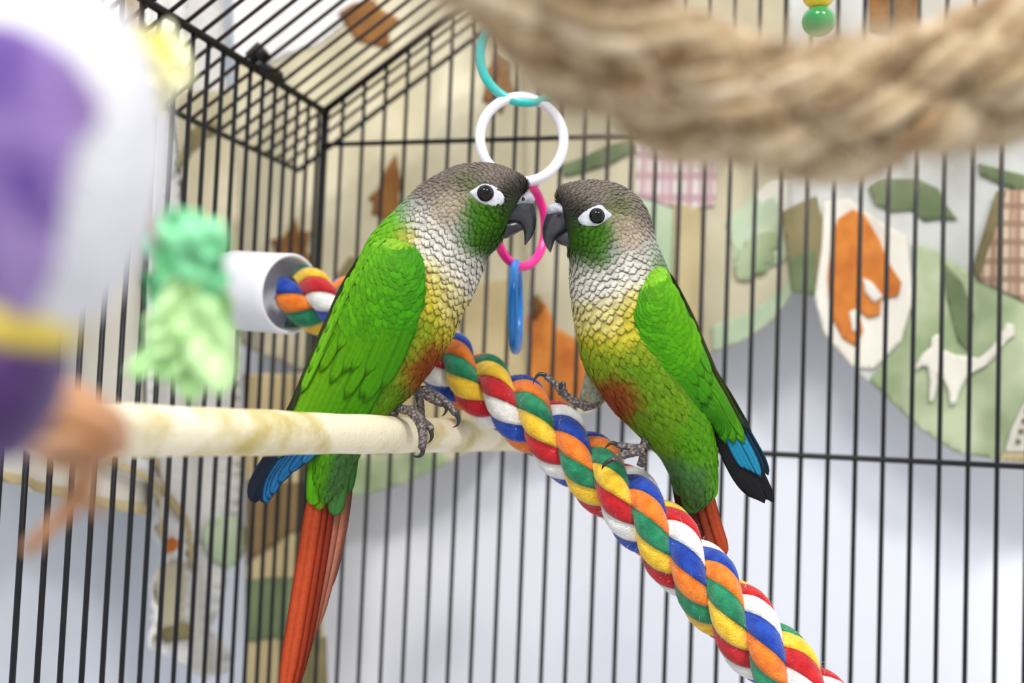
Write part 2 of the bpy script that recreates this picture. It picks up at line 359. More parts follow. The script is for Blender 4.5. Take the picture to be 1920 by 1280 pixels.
# ------------------------------------------------------------------ dowel perch
pA, pB = at(60, 804.5, .232), hit(1042, 819, np.array([0, CY-.0015, 0]), np.array([0, 1., 0]))
def lathe_tube(a, b, rs, k=40, wob=.0):
    a, b = np.array(a), np.array(b); P = [a+(b-a)*t for t, _ in rs]
    return tube(P, [r for _, r in rs], k)
perch = thing('perch', 'pale wooden dowel perch crossing the cage under the left bird', 'perch', pB)
rs = [(0, .0052), (.006, .0064)]+[(t, .00655+.00012*math.sin(t*31)+.00008*math.sin(t*77)) for t in np.linspace(.012, .985, 60)]+[(.992, .0064), (1, .0054)]
link('dowel', pymesh('dowel', *lathe_tube(pA, pB, rs)), perch, M['wood'])
dirp = (pB-pA)/np.linalg.norm(pB-pA)
link('washer', pymesh('washer', *tube([pB-dirp*.0002, pB+dirp*.0022], .010, 24)), perch, M['wire'])
link('wing_nut', pymesh('wing_nut', *join([tube([pB+dirp*.002, pB+dirp*.010], .003, 10), tube([pB+dirp*.006+np.array([-.010, 0, 0]), pB+dirp*.006+np.array([.010, 0, 0])], .0024, 8)])), perch, M['wire'])

# ------------------------------------------------------------------ twisted ropes
def rope(root, path, R, n_str, mats, seam=1.02, slope=.325, pitch=.73, groove=.3, bulge=.05, step=.002, jit=0., ph=0., core_mat=None, nv=9, nt=5, stag=0, swell=1.):
    """A twisted rope: each strand is a ridge winding round the axis, each yarn a raised piece crossing its strand from groove to groove."""
    P = crom(path, 500); L = np.concatenate([[0], np.cumsum(np.linalg.norm(np.diff(P, axis=0), axis=1))])
    n = 600; sg = np.linspace(0, L[-1], n); C = np.stack([np.interp(sg, L, P[:, i]) for i in range(3)], 1)
    T = np.gradient(C, axis=0); T /= np.linalg.norm(T, axis=1)[:, None]; N = np.zeros_like(C); v = -CF
    for i in range(n):
        v = v-T[i]*(v@T[i]); v = v/np.linalg.norm(v); N[i] = v
    B = np.cross(N, T)
    def pt(s_, y, r):
        i = np.clip(np.asarray(s_)/L[-1]*(n-1), 0, n-1); i0 = np.minimum(i.astype(int), n-2); f = (i-i0)[..., None]
        c = C[i0]*(1-f)+C[i0+1]*f; nn = N[i0]*(1-f)+N[i0+1]*f; bb = B[i0]*(1-f)+B[i0+1]*f; a = (y/R)[..., None]
        return c+np.asarray(r)[..., None]*(np.cos(a)*nn+np.sin(a)*bb)
    hw = math.pi/n_str*R; tot = seam+slope; nm = len(mats)
    for k in range(n_str):
        off = ph*R+2*hw*k
        sc = np.linspace(0, L[-1], 200); yc = -seam*sc+off
        path_ = pt(sc, yc, np.full(200, .40*R))
        st = link('strand', pymesh('strand', *tube(path_, .46*R, 8)), root, core_mat or mats[0])
        h_hi, h_lo = off, off-tot*L[-1]
        idx = int(math.floor((h_hi+hw)/(pitch*R)))
        while idx*pitch*R > h_lo-hw:
            jr, jp = 1+jit*rng.normal(), jit*rng.normal()*.6
            vv = np.linspace(-1, 1, nv)[:, None]; tt = np.linspace(0, 1, nt)[None]
            h = (idx+jp*.3+tt)*pitch*R+0*vv
            s_ = (off+hw*vv-h)/tot; y = -seam*s_+off+hw*vv
            r = R*(1+(swell-1)*np.clip(1-s_/(.55*L[-1]), 0, 1))*(1-groove*np.abs(vv)**2.3)*(1-bulge+bulge*np.sin(np.pi*tt)**.5)*(1+(jr-1)*(1-vv**2))
            if s_.min() > -.012 and s_.max() < L[-1]+.012:
                top = pt(s_, y, r).reshape(-1, 3); low = pt(s_, y, np.full_like(r, .5*R)).reshape(-1, 3)
                V = np.concatenate([top, low]); m_ = nv*nt
                F = [(a*nt+b, a*nt+b+1, (a+1)*nt+b+1, (a+1)*nt+b) for a in range(nv-1) for b in range(nt-1)]
                for a in range(nv-1):
                    for b in (0, nt-1): F.append((a*nt+b, (a+1)*nt+b, m_+(a+1)*nt+b, m_+a*nt+b))
                for b in range(nt-1):
                    for a in (0, nv-1): F.append((a*nt+b, a*nt+b+1, m_+a*nt+b+1, m_+a*nt+b))
                link('yarn', pymesh('yarn', V, F), st, mats[(idx+stag*k) % nm])
            idx -= 1
    return C, T, N, B
def fuzz(root, name, C, T, N, B, R, cnt, ln, wd, m, curl=.5):
    V, F = [], []
    for _ in range(cnt):
        i = rng.integers(2, len(C)-2); a = rng.uniform(0, 6.283); d = math.cos(a)*N[i]+math.sin(a)*B[i]
        p = C[i]+d*R*.93; g = d*.7+T[i]*rng.normal(0, .8)+np.cross(d, T[i])*rng.normal(0, .8); g /= np.linalg.norm(g)
        l = ln*rng.uniform(.4, 1.3); sd = np.cross(g, CF); sd /= np.linalg.norm(sd)+1e-9; bend = rng.normal(0, curl, 3)
        o = len(V)
        for t in (0, .35, .7, 1):
            c = p+g*l*t+bend*l*t*t*.5; w = wd*(1-t*.7)
            V += [c-sd*w, c+sd*w, c+np.cross(sd, g)*w]
        for t in range(3):
            for j in range(3): F.append((o+t*3+j, o+t*3+(j+1) % 3, o+(t+1)*3+(j+1) % 3, o+(t+1)*3+j))
    x = link(name, pymesh(name, V, F), root, m); x['kind'] = 'stuff'

rp = [(540, 556, .452), (600, 566, .449), (690, 592, .442), (780, 640, .430), (870, 704, .416), (940, 745, .407), (1005, 790, .399), (1100, 870, .389), (1200, 962, .378), (1300, 1070, .368), (1400, 1180, .358), (1500, 1292, .349), (1600, 1400, .341), (1700, 1500, .335)]
rope1 = thing('rope_perch', 'rainbow striped twisted cotton rope perch running down from a white cap', 'perch', at(1700, 1500, .335))
# down a strand: orange, green, yellow, red, white, blue
ORD = [YM[i] for i in (5, 0, 1, 2, 3, 4)]
Cc, Tc, Nc, Bc = rope(rope1, [at(*p) for p in [(x, y, d+.003) for x, y, d in rp]], .0125, 3, ORD, ph=.4, seam=1.4, slope=.22, pitch=.66, groove=.37, bulge=.08, nt=6, nv=11, stag=2, swell=1.14)
fuzz(rope1, 'fuzz', Cc, Tc, Nc, Bc, .0117, 900, .0022, .00005, YM[0])
# white cap of the rope on the left wall
ce, cs = at(545, 551, .4485), at(428, 543, .470)
ax = (cs-ce)/np.linalg.norm(cs-ce); Lc = np.linalg.norm(cs-ce)
def lathe(base, axis, prof, k=40):
    base, axis = np.array(base), np.array(axis); a = np.array([0, 0, 1.]) if abs(axis[2]) < .9 else np.array([1., 0, 0]); n = a-axis*(a@axis); n /= np.linalg.norm(n); b = np.cross(axis, n)
    V = [base+axis*h+r*(math.cos(2*math.pi*j/k)*n+math.sin(2*math.pi*j/k)*b) for h, r in prof for j in range(k)]
    F = [(i*k+j, i*k+(j+1) % k, (i+1)*k+(j+1) % k, (i+1)*k+j) for i in range(len(prof)-1) for j in range(k)]
    return V, F
R0 = .0170
capm = lathe(ce, ax, [(.012, .0001), (.012, R0-.0022), (.003, R0-.0018), (0, R0-.0016), (-.0006, R0-.0008), (0, R0), (.004, R0), (Lc-.004, R0+.0003), (Lc-.001, R0-.0006), (Lc, R0-.003), (Lc, .0001)])
o = link('end_cap', pymesh('end_cap', *capm), rope1, M['white_plastic']); o['label'] = 'white plastic cap at the upper end'
kn = lathe(cs, ax, [(-.001, .0162), (.003, .0164), (.006, .0150), (.008, .011), (.0085, .0001)])
link('knob', pymesh('knob', *kn), rope1, M['white_plastic'])

# jute rope close to the lens
jm = [mat('jute_%d' % i, c, .95, c2, 260, .9, 900, sheen=.3, spec=.1, lo=.3, hi=.7) for i, (c, c2) in enumerate([((214, 192, 156), (178, 150, 110)), ((198, 174, 136), (160, 130, 90)), ((230, 212, 182), (200, 176, 138)), ((160, 130, 92), (116, 90, 58))])]
jp = [(560, -700, .160), (690, -430, .152), (800, -270, .150), (905, -130, .152), (1005, -10, .155), (1110, 72, .160), (1230, 137, .165), (1357, 182, .168), (1495, 207, .170), (1633, 200, .170), (1743, 168, .170), (1830, 148, .170), (1920, 130, .170), (2060, 80, .170), (2240, -30, .168), (2400, -200, .165), (2560, -460, .165)]
jute = thing('jute_rope', 'thick fuzzy beige jute rope looping across the top close to the lens', 'rope', at(2400, -200, .165))
Cj, Tj, Nj, Bj = rope(jute, [at(*p) for p in jp], .0114, 4, [jm[0], jm[3], jm[1], jm[2], jm[1], jm[3], jm[0]], seam=.75, slope=.5, pitch=.34, groove=.34, bulge=.16, jit=.07, ph=.3, core_mat=jm[3])
fuzz(jute, 'fibres', Cj, Tj, Nj, Bj, .0112, 4500, .0062, .00009, jm[2], 1.2)

# ------------------------------------------------------------------ ring chain
def ringmesh(c, e1, e2, R, r, k=64, m=14, arc=2*math.pi, a0=0.):
    P = [c+R*(math.cos(a0+arc*i/k)*e1+math.sin(a0+arc*i/k)*e2) for i in range(k)]
    e3 = np.cross(e1, e2); V = []
    for i in range(k):
        d = math.cos(a0+arc*i/k)*e1+math.sin(a0+arc*i/k)*e2
        for j in range(m): V.append(P[i]+r*(math.cos(2*math.pi*j/m)*d+math.sin(2*math.pi*j/m)*e3))
    closed = abs(arc-2*math.pi) < 1e-6; kk = k if closed else k-1
    F = [(i*m+j, i*m+(j+1) % m, ((i+1) % k)*m+(j+1) % m, ((i+1) % k)*m+j) for i in range(kk) for j in range(m)]
    if not closed: F += [tuple(range(m))[::-1], tuple((k-1)*m+j for j in range(m))]
    return V, F
G = 'plastic rings linked into a hanging chain'
dR = .420; px = dR/FPX
for nm, (cx, cy), Rp, yaw, tilt, r, c, lab in [
    ('teal', (985, 107), 85, .12, .0, 9, (20, 190, 182), 'teal plastic ring at the top of the hanging chain'),
    ('white', (979, 261), 79.5, .15, 0, 9.5, (242, 242, 248), 'large white plastic ring second in the hanging chain'),
    ('pink', (976, 418), 82, .95, 0, 8.5, (244, 24, 140), 'hot pink plastic ring framed between the two beaks'),
    ('blue', (967, 575), 81, 1.50, 0, 9, (22, 128, 216), 'bright blue plastic ring at the bottom of the chain')]:
    e1 = CR*math.cos(yaw)+CF*math.sin(yaw); e2 = CU
    o = link('chain_ring', pymesh('chain_ring', *ringmesh(at(cx, cy, dR), e1, e2, Rp*px, r*px)), None, mat('ring_'+nm, c, .25, spec=.6, sss=.0))
    tag(o, lab, 'ring', G)

# beads
bead = thing('bead_string', 'string of yellow and green wooden beads hanging above the thick rope', 'toy', at(1536, 70, .36))
bd = .36
def beadm(c, r): return lathe(c, np.array([0, 0, 1.]), [(-r*.92*math.cos(t), max(.0007, r*math.sin(t))) for t in np.linspace(.12, math.pi-.12, 16)], 28)
for nm, yy, rr, cc, c2 in (('g', 40, 31, (22, 150, 70), (14, 120, 52)), ('y', -12, 31, (246, 206, 30), (236, 190, 20)), ('b', -64, 31, (40, 90, 200), (30, 70, 170)), ('r', -116, 31, (206, 40, 44), (180, 28, 34))):
    link('bead', pymesh('bead', *beadm(at(1535, yy, bd), rr*bd/FPX)), bead, mat('bead_'+nm, cc, .2, c2, 120, .15, 300, coat=.15))
link('cord', pymesh('cord', *tube([at(1535, 66, bd), at(1535, -100, bd), at(1535, -420, bd)], .0006, 8)), bead, jm[3])

# ------------------------------------------------------------------ plush toy close to the lens
td = .112
toy = thing('plush_toy', 'white egg shaped plush toy with purple patches, blurred close to the lens', 'toy', at(60, 860, td))
tpx = td/FPX
plush = lambda n, c, c2: mat(n, c, .95, c2, 260, .8, 900, sheen=.4, spec=.1)
tc0 = at(70, 290, td)
def egg(c, rx, ry, rz, k=40, m=28):
    V = []; 
    for i in range(m+1):
        p = math.pi*i/m
        for j in range(k):
            q = 2*math.pi*j/k; z = math.cos(p); w = math.sin(p)*(1+.10*z)
            V.append(c+CR*rx*w*math.cos(q)+CF*ry*w*math.sin(q)+CU*rz*z)
    F = [(i*k+j, (i+1)*k+j, (i+1)*k+(j+1) % k, i*k+(j+1) % k) for i in range(m) for j in range(k)]
    return V, F
RX, RZ = 232*tpx, 345*tpx
link('body', pymesh('body', *egg(tc0, RX, RX, RZ)), toy, plush('white_plush', (226, 226, 229), (212, 212, 217)))
def toy_patch(name, poly, m, lift=1.012):
    vs, _, fs, _, _, _ = geometry.delaunay_2d_cdt([Vector(p) for p in _grid(poly, 16)[0]], _grid(poly, 16)[1], [list(range(len(_grid(poly, 16)[1])))], 1, 1e-3)
    V = []
    for q in vs:
        r_ = ray(q.x, q.y); lo, hi = .05, td            # walk along the sight line to the plush surface
        def g(t):
            d_ = r_*t-tc0; a, b, c = (d_@CR)/RX, (d_@CU)/RZ, (d_@CF)/RX
            k_ = 1+.10*max(-1, min(1, b)); return (a*a+c*c)/k_**2+b*b-1
        for _ in range(40):
            md = (lo+hi)/2
            if g(md) > 0: lo = md
            else: hi = md
        V.append(r_*(lo-.0004*lift))
    o = link(name, pymesh(name, V, fs), toy, m); s = o.modifiers.new('thickness', 'SOLIDIFY'); s.thickness = .0006; s.offset = 0
def _grid(poly, step):
    poly = [Vector(p) for p in poly]; pts = []
    for i in range(len(poly)):
        a, b = poly[i], poly[(i+1) % len(poly)]; k = max(1, int((b-a).length/step)); pts += [a.lerp(b, j/k) for j in range(k)]
    ne = len(pts); ed = [(i, (i+1) % ne) for i in range(ne)]
    for y in np.arange(min(p.y for p in poly), max(p.y for p in poly), step):
        for x in np.arange(min(p.x for p in poly), max(p.x for p in poly), step): pts.append(Vector((x, y)))
    return pts, ed
toy_patch('patch', [(-80, 60), (0, 40), (60, 60), (120, 100), (170, 160), (188, 215), (170, 245), (140, 270), (130, 330), (112, 420), (100, 500), (60, 590), (0, 620), (-60, 560), (-110, 350), (-110, 180)], mat('purple_plush', (190, 162, 214), .95, (98, 70, 144), 70, .8, 900, sheen=.4, spec=.1, lo=.38, hi=.6))
toy_patch('patch', [(90, 90), (130, 105), (172, 165), (190, 215), (165, 240), (140, 220), (120, 160)], plush('plum_plush', (150, 110, 160), (110, 96, 150)), 1.02)
def ringband(y0, y1, r0, r1, cx0, cx1, m, name, bul=.0):
    V = []; k = 36; rows = 8
    for i in range(rows+1):
        t = i/rows; y = y0+(y1-y0)*t; r = (r0+(r1-r0)*t+bul*math.sin(math.pi*t)); cx = cx0+(cx1-cx0)*t
        c = at(cx, y, td)
        for j in range(k):
            q = 2*math.pi*j/k; V.append(c+(CR*math.cos(q)+CF*math.sin(q)-CU*.22*math.cos(q))*r*tpx)
    F = [(i*k+j, (i+1)*k+j, (i+1)*k+(j+1) % k, i*k+(j+1) % k) for i in range(rows) for j in range(k)]
    F.append(tuple(range(k))); F.append(tuple(rows*k+j for j in range(k))[::-1])
    link(name, pymesh(name, V, F), toy, m)
ringband(560, 640, 140, 118, 10, -10, plush('yellow_plush', (238, 216, 100), (226, 198, 70)), 'collar', 8)
ringband(640, 850, 128, 70, 0, -40, plush('dark_purple_plush', (86, 54, 110), (58, 36, 84)), 'base', 22)
# raffia knot, hung from the toy's base
rd = .150
rm = mat('raffia', (196, 146, 104), .9, (160, 108, 66), 200, .8, 800, sheen=.3)
def loop(pts, r, k=8): return tube(crom([at(x, y, rd+dz) for x, y, dz in pts], 26), r, k)
rl = [loop([(60, 760, 0), (110, 735, -.004), (180, 770, -.003), (215, 810, 0), (180, 850, .002), (110, 850, 0), (60, 810, 0)], .0022),
      loop([(50, 800, -.003), (110, 780, -.006), (170, 800, -.005), (200, 830, -.002)], .0025), loop([(60, 770, .003), (130, 760, 0), (200, 790, 0), (215, 840, .003)], .0022),
      loop([(70, 830, -.002), (130, 820, -.006), (185, 840, -.004)], .0023), loop([(40, 780, 0), (90, 800, -.003), (120, 840, -.003)], .003)]
o = link('raffia_knot', pymesh('raffia_knot', *join(rl)), toy, rm); o['label'] = 'brown raffia knot'
for pts, r in (([(150, 830, 0), (150, 900, .002), (120, 960, 0), (80, 1000, .002), (52, 1035, .002)], .0012), ([(165, 830, -.002), (170, 890, 0), (140, 950, 0), (100, 985, 0), (60, 1020, 0)], .0011), ([(140, 830, 0), (165, 920, .0), (185, 970, .003)], .0006)):
    link('raffia_tail', pymesh('raffia_tail', *loop(pts, r, 6)), toy, rm)

# yellow and green crinkled hanger behind the plush toy
gd = .175
green = thing('crinkle_toy', 'pale green and yellow crinkled leaf toy hanging behind the white plush toy', 'toy', at(350, 740, gd))
def crinkle(name, cx, cy, L, Wd, ang, m, d, seed, bend=.3):
    r = np.random.default_rng(seed); n, k = 14, 9; V = []
    ph = r.uniform(0, 6, 4)
    for i in range(n+1):
        t = i/n; w = Wd*math.sin(math.pi*(.12+.84*t))**.8*(1+.18*math.sin(9*t+ph[0])+.1*math.sin(17*t+ph[1]))
        for j in range(k):
            u = j/(k-1)*2-1; a, b = (t-.5)*L, u*w
            z = 10*math.sin(6*t+3*u+ph[2])+8*math.sin(11*t-5*u+ph[3])+bend*L*(t-.5)**2
            X = cx+math.cos(ang)*a-math.sin(ang)*b; Y = cy+math.sin(ang)*a+math.cos(ang)*b
            V.append(at(X, Y, d)-CF*z*d/FPX)
    F = [(i*k+j, i*k+j+1, (i+1)*k+j+1, (i+1)*k+j) for i in range(n) for j in range(k-1)]
    o = link(name, pymesh(name, V, F), green, m); s = o.modifiers.new('thickness', 'SOLIDIFY'); s.thickness = .0004; s.offset = 0
gm1 = mat('mint_felt', (150, 224, 172), .8, (116, 204, 146), 90, .4, 500); gm2 = mat('pale_green_felt', (198, 232, 168), .8, (170, 220, 150), 90, .4, 500)
gm3 = mat('dark_mint_felt', (64, 160, 96), .8, (48, 136, 76), 90, .4, 500); ym = mat('yellow_felt', (240, 232, 130), .8, (226, 214, 84), 90, .4, 500); ym2 = mat('pale_yellow_felt', (246, 244, 206), .8, (240, 236, 180), 90, .4, 500)
for i, (x, y, L, w, a, m) in enumerate([(370, 440, 130, 44, .35, gm1), (330, 480, 150, 52, 1.3, gm1), (385, 500, 110, 40, .9, gm1), (310, 545, 90, 30, .6, gm3), (335, 620, 190, 56, 1.75, gm2), (395, 650, 180, 44, 1.35, gm2), (350, 560, 120, 50, .2, gm1), (290, 660, 120, 30, 2.3, gm2), (410, 600, 120, 30, 1.6, gm2), (360, 690, 120, 40, 1.6, gm2)]):
    crinkle('leaf', x, y, L, w, a, m, gd+.002*((i*3) % 5-2), i+3)
for i, (x, y, L, w, a, m) in enumerate([(285, 110, 120, 34, 1.1, ym), (300, 160, 110, 24, 1.5, ym), (325, 110, 120, 30, .9, ym2), (310, 90, 90, 40, .3, ym2), (275, 90, 70, 20, 2.4, ym), (325, 150, 70, 20, 1.4, ym2)]):
    crinkle('leaf', x, y, L, w, a, m, gd+.002*((i*3) % 5-2), i+40)
link('cord', pymesh('cord', *tube(crom([at(200, -260, gd), at(230, -60, gd), at(262, 100, gd), at(262, 300, gd), at(300, 460, gd)], 20), .0008, 8)), green, jm[3])

# ------------------------------------------------------------------ birds
TY = {  # colour, rim colour, length px, half width px, lift, spacing px
 'crown': ((130, 119, 108), (90, 82, 74), 13, 3.4, .2, 4.6), 'fore': ((50, 46, 42), (30, 28, 26), 12, 2.6, .24, 4.2), 'brow': ((86, 104, 34), (62, 80, 26), 13, 3.4, .2, 4.8),
 'ear': ((188, 170, 148), (158, 142, 122), 15, 3.6, .18, 5), 'cheek': ((66, 122, 14), (38, 82, 10), 15, 6, .2, 7.8), 'chin': ((54, 96, 14), (32, 64, 10), 13, 5, .2, 6.8),
 'neck': ((238, 232, 220), (72, 64, 56), 17, 8.4, .19, 8.8), 'neckg': ((188, 186, 176), (84, 82, 76), 15, 6, .19, 7.6), 'nape': ((120, 148, 112), (96, 124, 88), 15, 5, .16, 6),
 'breast': ((234, 220, 142), (98, 84, 48), 20, 9, .19, 10.8), 'byel': ((214, 198, 56), (126, 114, 28), 21, 8, .16, 10), 'ygreen': ((138, 160, 32), (106, 130, 22), 26, 6, .13, 9),
 'belly': ((104, 148, 24), (86, 126, 16), 28, 5, .1, 8), 'red': ((146, 66, 24), (120, 54, 18), 24, 5, .12, 8), 'back': ((112, 186, 24), (92, 162, 16), 20, 7, .12, 9),
 'vent': ((86, 154, 14), (70, 132, 10), 28, 5, .1, 8), 'dgreen': ((74, 118, 62), (58, 98, 48), 28, 5, .1, 8), 'grey': ((150, 152, 128), (112, 112, 92), 16, 4, .14, 6)}
def build_bird(cfg):
    d0 = cfg['d']; s = d0/FPX
    def P3(x, y, w): return at(x, y, d0)-CF*(w*s)
    def comp(x, y, w):  # bird-plane coordinates of the point seen at pixel (x, y) while standing w px nearer
        k = 1-w/FPX; return 960+(x-960)*k, 640+(y-640)*k
    def Pc(x, y, w): return P3(*comp(x, y, w), w)
    root = thing('parakeet', cfg['label'], 'bird', cfg['base'])
    # --- body surface
    sec = np.array([[a[0], a[1], b[0], b[1], h] for a, b, h in cfg['sec']], float)
    K, PH = 150, 72
    S = crom(sec, K); ph = np.linspace(0, 2*np.pi, PH, endpoint=False)
    m = (S[:, 0:2]+S[:, 2:4])/2; h = (S[:, 0:2]-S[:, 2:4])/2
    X = m[:, 0, None]+h[:, 0, None]*np.cos(ph); Y = m[:, 1, None]+h[:, 1, None]*np.cos(ph); Wd = S[:, 4, None]*np.sign(np.sin(ph))*np.abs(np.sin(ph))**.92
    pts = np.stack([X, Y, Wd], -1)           # K,PH,3 in bird px
    seeds = cfg['seeds']; sp = np.array([(a[0], a[1]) for a in seeds], float); st = [a[2] for a in seeds]
    def types(q):
        dd = ((q[:, None, :]-sp[None])**2).sum(-1)
        wt = np.exp(-dd/(2*13.**2))+1e-3/(dd+60)**1.5*1e3*1e-2
        return wt/wt.sum(1, keepdims=True)
    tab = np.array([[*lin(TY[t][0]), *lin(TY[t][1]), *TY[t][2:]] for t in st])
    flat = pts.reshape(-1, 3); vals = types(flat[:, :2])@tab
    V3 = np.array([P3(*p) for p in flat])
    F = [(i*PH+j, i*PH+(j+1) % PH, (i+1)*PH+(j+1) % PH, (i+1)*PH+j) for i in range(K-1) for j in range(PH)]
    F.append(tuple(range(PH))[::-1]); F.append(tuple((K-1)*PH+j for j in range(PH)))
    link('body', pymesh('body', V3, F, True, vals[:, 0:3]*.6+vals[:, 3:6]*.25), root, M['skin'])
    # --- surface lookups
    kd = kdtree.KDTree(len(flat)); near = flat[:, 2] > 0
    for i in np.nonzero(near)[0]: kd.insert((flat[i, 0], flat[i, 1], 0), int(i))
    kd.balance()
    def wsurf(x, y):
        r = kd.find_n((x, y, 0), 5); ww = sum(flat[i][2]/(dd+.5) for _, i, dd in r)/sum(1/(dd+.5) for _, i, dd in r); return ww
    def wpix(x, y):
        w = wsurf(x, y)
        for _ in range(2): w = wsurf(*comp(x, y, w))
        return w
    # --- plumage
    G3 = V3.reshape(K, PH, 3)
    dS = np.gradient(G3, axis=0); dP = np.roll(G3, -1, 1)-np.roll(G3, 1, 1)
    Nn = np.cross(dP, dS); Nl = np.linalg.norm(Nn, axis=2, keepdims=True); area_ = Nl[..., 0]+1e-15; Nn = Nn/(Nl+1e-15)
    cen = G3.mean(1, keepdims=True); flip = np.sign(((G3-cen)*Nn).sum(-1, keepdims=True).mean()); Nn *= flip
    Tt = dS/(np.linalg.norm(dS, axis=2, keepdims=True)+1e-12)
    wing_poly = cfg['wing_poly']
    def inside(x, y, poly):
        c = False; n = len(poly)
        for i in range(n):
            x1, y1 = poly[i]; x2, y2 = poly[(i+1) % n]
            if (y1 > y) != (y2 > y) and x < (x2-x1)*(y-y1)/(y2-y1)+x1: c = not c
        return c
    order = rng.choice(K*PH, size=min(K*PH, 40000), replace=False, p=None)
    prob = area_.ravel(); order = order[np.argsort(-prob[order]*rng.random(len(order)))]
    hb = cfg['beak']; taken = {}; sel = []
    skip_poly = cfg.get('ring_poly')
    for i in order:
        x, y, w = flat[i]; kk = i//PH
        if kk < 3 or kk > K-4: continue
        if inside(x, y, wing_poly) and abs(w) > 20: continue
        if inside(x, y, cfg['beak_poly']) and abs(w) < 70: continue
        if abs(w) > 20:
            gx, gy = x-hb[0], y-hb[1]; gl = math.hypot(gx, gy)+1e-6; cx_, cy_ = comp(*cfg['eye'][:2], 62); ddx, ddy = cfg['eye'][0]-cx_, cfg['eye'][1]-cy_
            if any(inside(x+ddx+gx/gl*q, y+ddy+gy/gl*q, cfg['ring']) for q in (0, 6, 11)): continue
        L, Wf = vals[i, 6], vals[i, 7]; r = vals[i, 9]
        p = V3[i]/s; key = tuple(np.floor(p/12).astype(int)); ok = True
        for dx in (-1, 0, 1):
            for dy in (-1, 0, 1):
                for dz in (-1, 0, 1):
                    for (q, rq) in taken.get((key[0]+dx, key[1]+dy, key[2]+dz), ()):
                        if (q[0]-p[0])**2+(q[1]-p[1])**2+(q[2]-p[2])**2 < ((r+rq)*.5)**2: ok = False; break
                    if not ok: break
                if not ok: break
            if not ok: break
        if ok: taken.setdefault(key, []).append((p, r)); sel.append(i)
    sel = np.array(sel); n = len(sel)
    base = V3[sel]; nor = Nn.reshape(-1, 3)[sel]; tg = Tt.reshape(-1, 3)[sel].copy(); vv = vals[sel]
    bk = P3(hb[0], hb[1], 0); rad = base-bk; dist = np.linalg.norm(rad, axis=1)/s
    hd = np.clip(1-(dist-110)/60, 0, 1)[:, None]
    tg = tg*(1-hd)+hd*rad/(np.linalg.norm(rad, axis=1, keepdims=True)+1e-9)
    tg += rng.normal(0, .17, tg.shape); tg -= nor*(tg*nor).sum(1, keepdims=True); tg /= np.linalg.norm(tg, axis=1, keepdims=True)+1e-9
    sd = np.cross(nor, tg)
    us = np.array([0, .3, .6, .85, 1.]); hwid = np.array([.5, .9, 1., .8, .2]); cs = np.array([-1, -.66, 0, .66, 1.])
    Lr = vv[:, 6]*rng.uniform(.9, 1.25, n)*s; Wr = vv[:, 7]*rng.uniform(.9, 1.15, n)*s; lf = vv[:, 8]
    VV = np.zeros((n, 25, 3)); CC = np.zeros((n, 25, 3)); br = rng.uniform(.86, 1.12, n)[:, None]
    for a, u in enumerate(us):
        for b, c in enumerate(cs):
            k = a*5+b
            sag = -.16*Wr*c*c-.10*Lr*max(0, u-.6)
            VV[:, k] = base+tg*((u-.25)*Lr)[:, None]+sd*(c*hwid[a]*Wr)[:, None]+nor*((lf*Lr*(u*.9-.05))+.35*s+sag)[:, None]
            rim = 1. if (a == 4 or (abs(c) == 1 and a >= 3)) else (.7 if a == 3 and abs(c) > .5 else (.35 if a <= 1 and abs(c) < 1 else 0.))
            CC[:, k] = (vv[:, 0:3]*(1-rim)+vv[:, 3:6]*rim)*br
    FF = np.array([(a*5+b, a*5+b+1, a*5+b+6, a*5+b+5) for a in range(4) for b in range(4)])
    FA = (FF[None]+(np.arange(n)*25)[:, None, None]).reshape(-1, 4)
    o = link('plumage', pymesh('plumage', VV.reshape(-1, 3), FA, True, CC.reshape(-1, 3)), root, M['feather']); o['kind'] = 'stuff'
    # --- generic blade feather following a function surf(t, u)->3D
    def blade(name, fn, n_, col, rim, parent, shaft=True, tipf=.72):
        K_ = 7; V, C = [], []
        for i in range(n_+1):
            t = i/n_
            for j in range(K_):
                u = j/(K_-1)*2-1
                prof = (1-max(0, (t-tipf)/(1-tipf))**2.2)**.5 if t > tipf else min(1, .55+t*1.6)
                V.append(fn(t, u*max(.04, prof), abs(u)))
                f = 1. if (abs(u) > .9 or t > .985) else (.35 if abs(u) > .6 else 0.)
                if abs(u) < .1 and shaft: f = .45
                C.append([a*(1-f)+b*f for a, b in zip(lin(col), lin(rim))])
        Fq = [(i*K_+j, i*K_+j+1, (i+1)*K_+j+1, (i+1)*K_+j) for i in range(n_) for j in range(K_-1)]
        ob = link(name, pymesh(name, V, Fq, True, C), parent, M['feather']); md = ob.modifiers.new('thickness', 'SOLIDIFY'); md.thickness = .00018; md.offset = -1
        return ob
    # --- wings
    wp = np.array([[a[0], a[1], b[0], b[1], wc, hw] for a, b, wc, hw in cfg['wing']], float)
    for side in (1, -1):
        sh = (0, 0) if side == 1 else cfg['far_shift']
        NW = 60; Sw = crom(wp, NW)
        def wpt(a, b, lift=0., side=side, sh=sh, Sw=Sw, NW=NW):
            i = min(max(a, 0), 1)*(NW-1); i0 = min(int(i), NW-2); f = i-i0; q = Sw[i0]*(1-f)+Sw[i0+1]*f
            x = (q[0]+q[2])/2+(q[2]-q[0])/2*b+sh[0]; y = (q[1]+q[3])/2+(q[3]-q[1])/2*b+sh[1]
            if a > 1:
                e = Sw[-1]-Sw[-6]; x += (e[0]+e[2])/2*(a-1)*NW/5; y += (e[1]+e[3])/2*(a-1)*NW/5
            w = (q[4]+q[5]*math.sqrt(max(0, 1-min(1, abs(b))**2))+lift)
            if side == 1: return Pc(x, y, w)
            return P3(x, y, -w)
        V, Fw = [], []; nb = 13
        for i in range(31):
            for j in range(nb): V.append(wpt(i/30*.74, (j/(nb-1)*2-1)*(1-.1*(i/30)**4)))
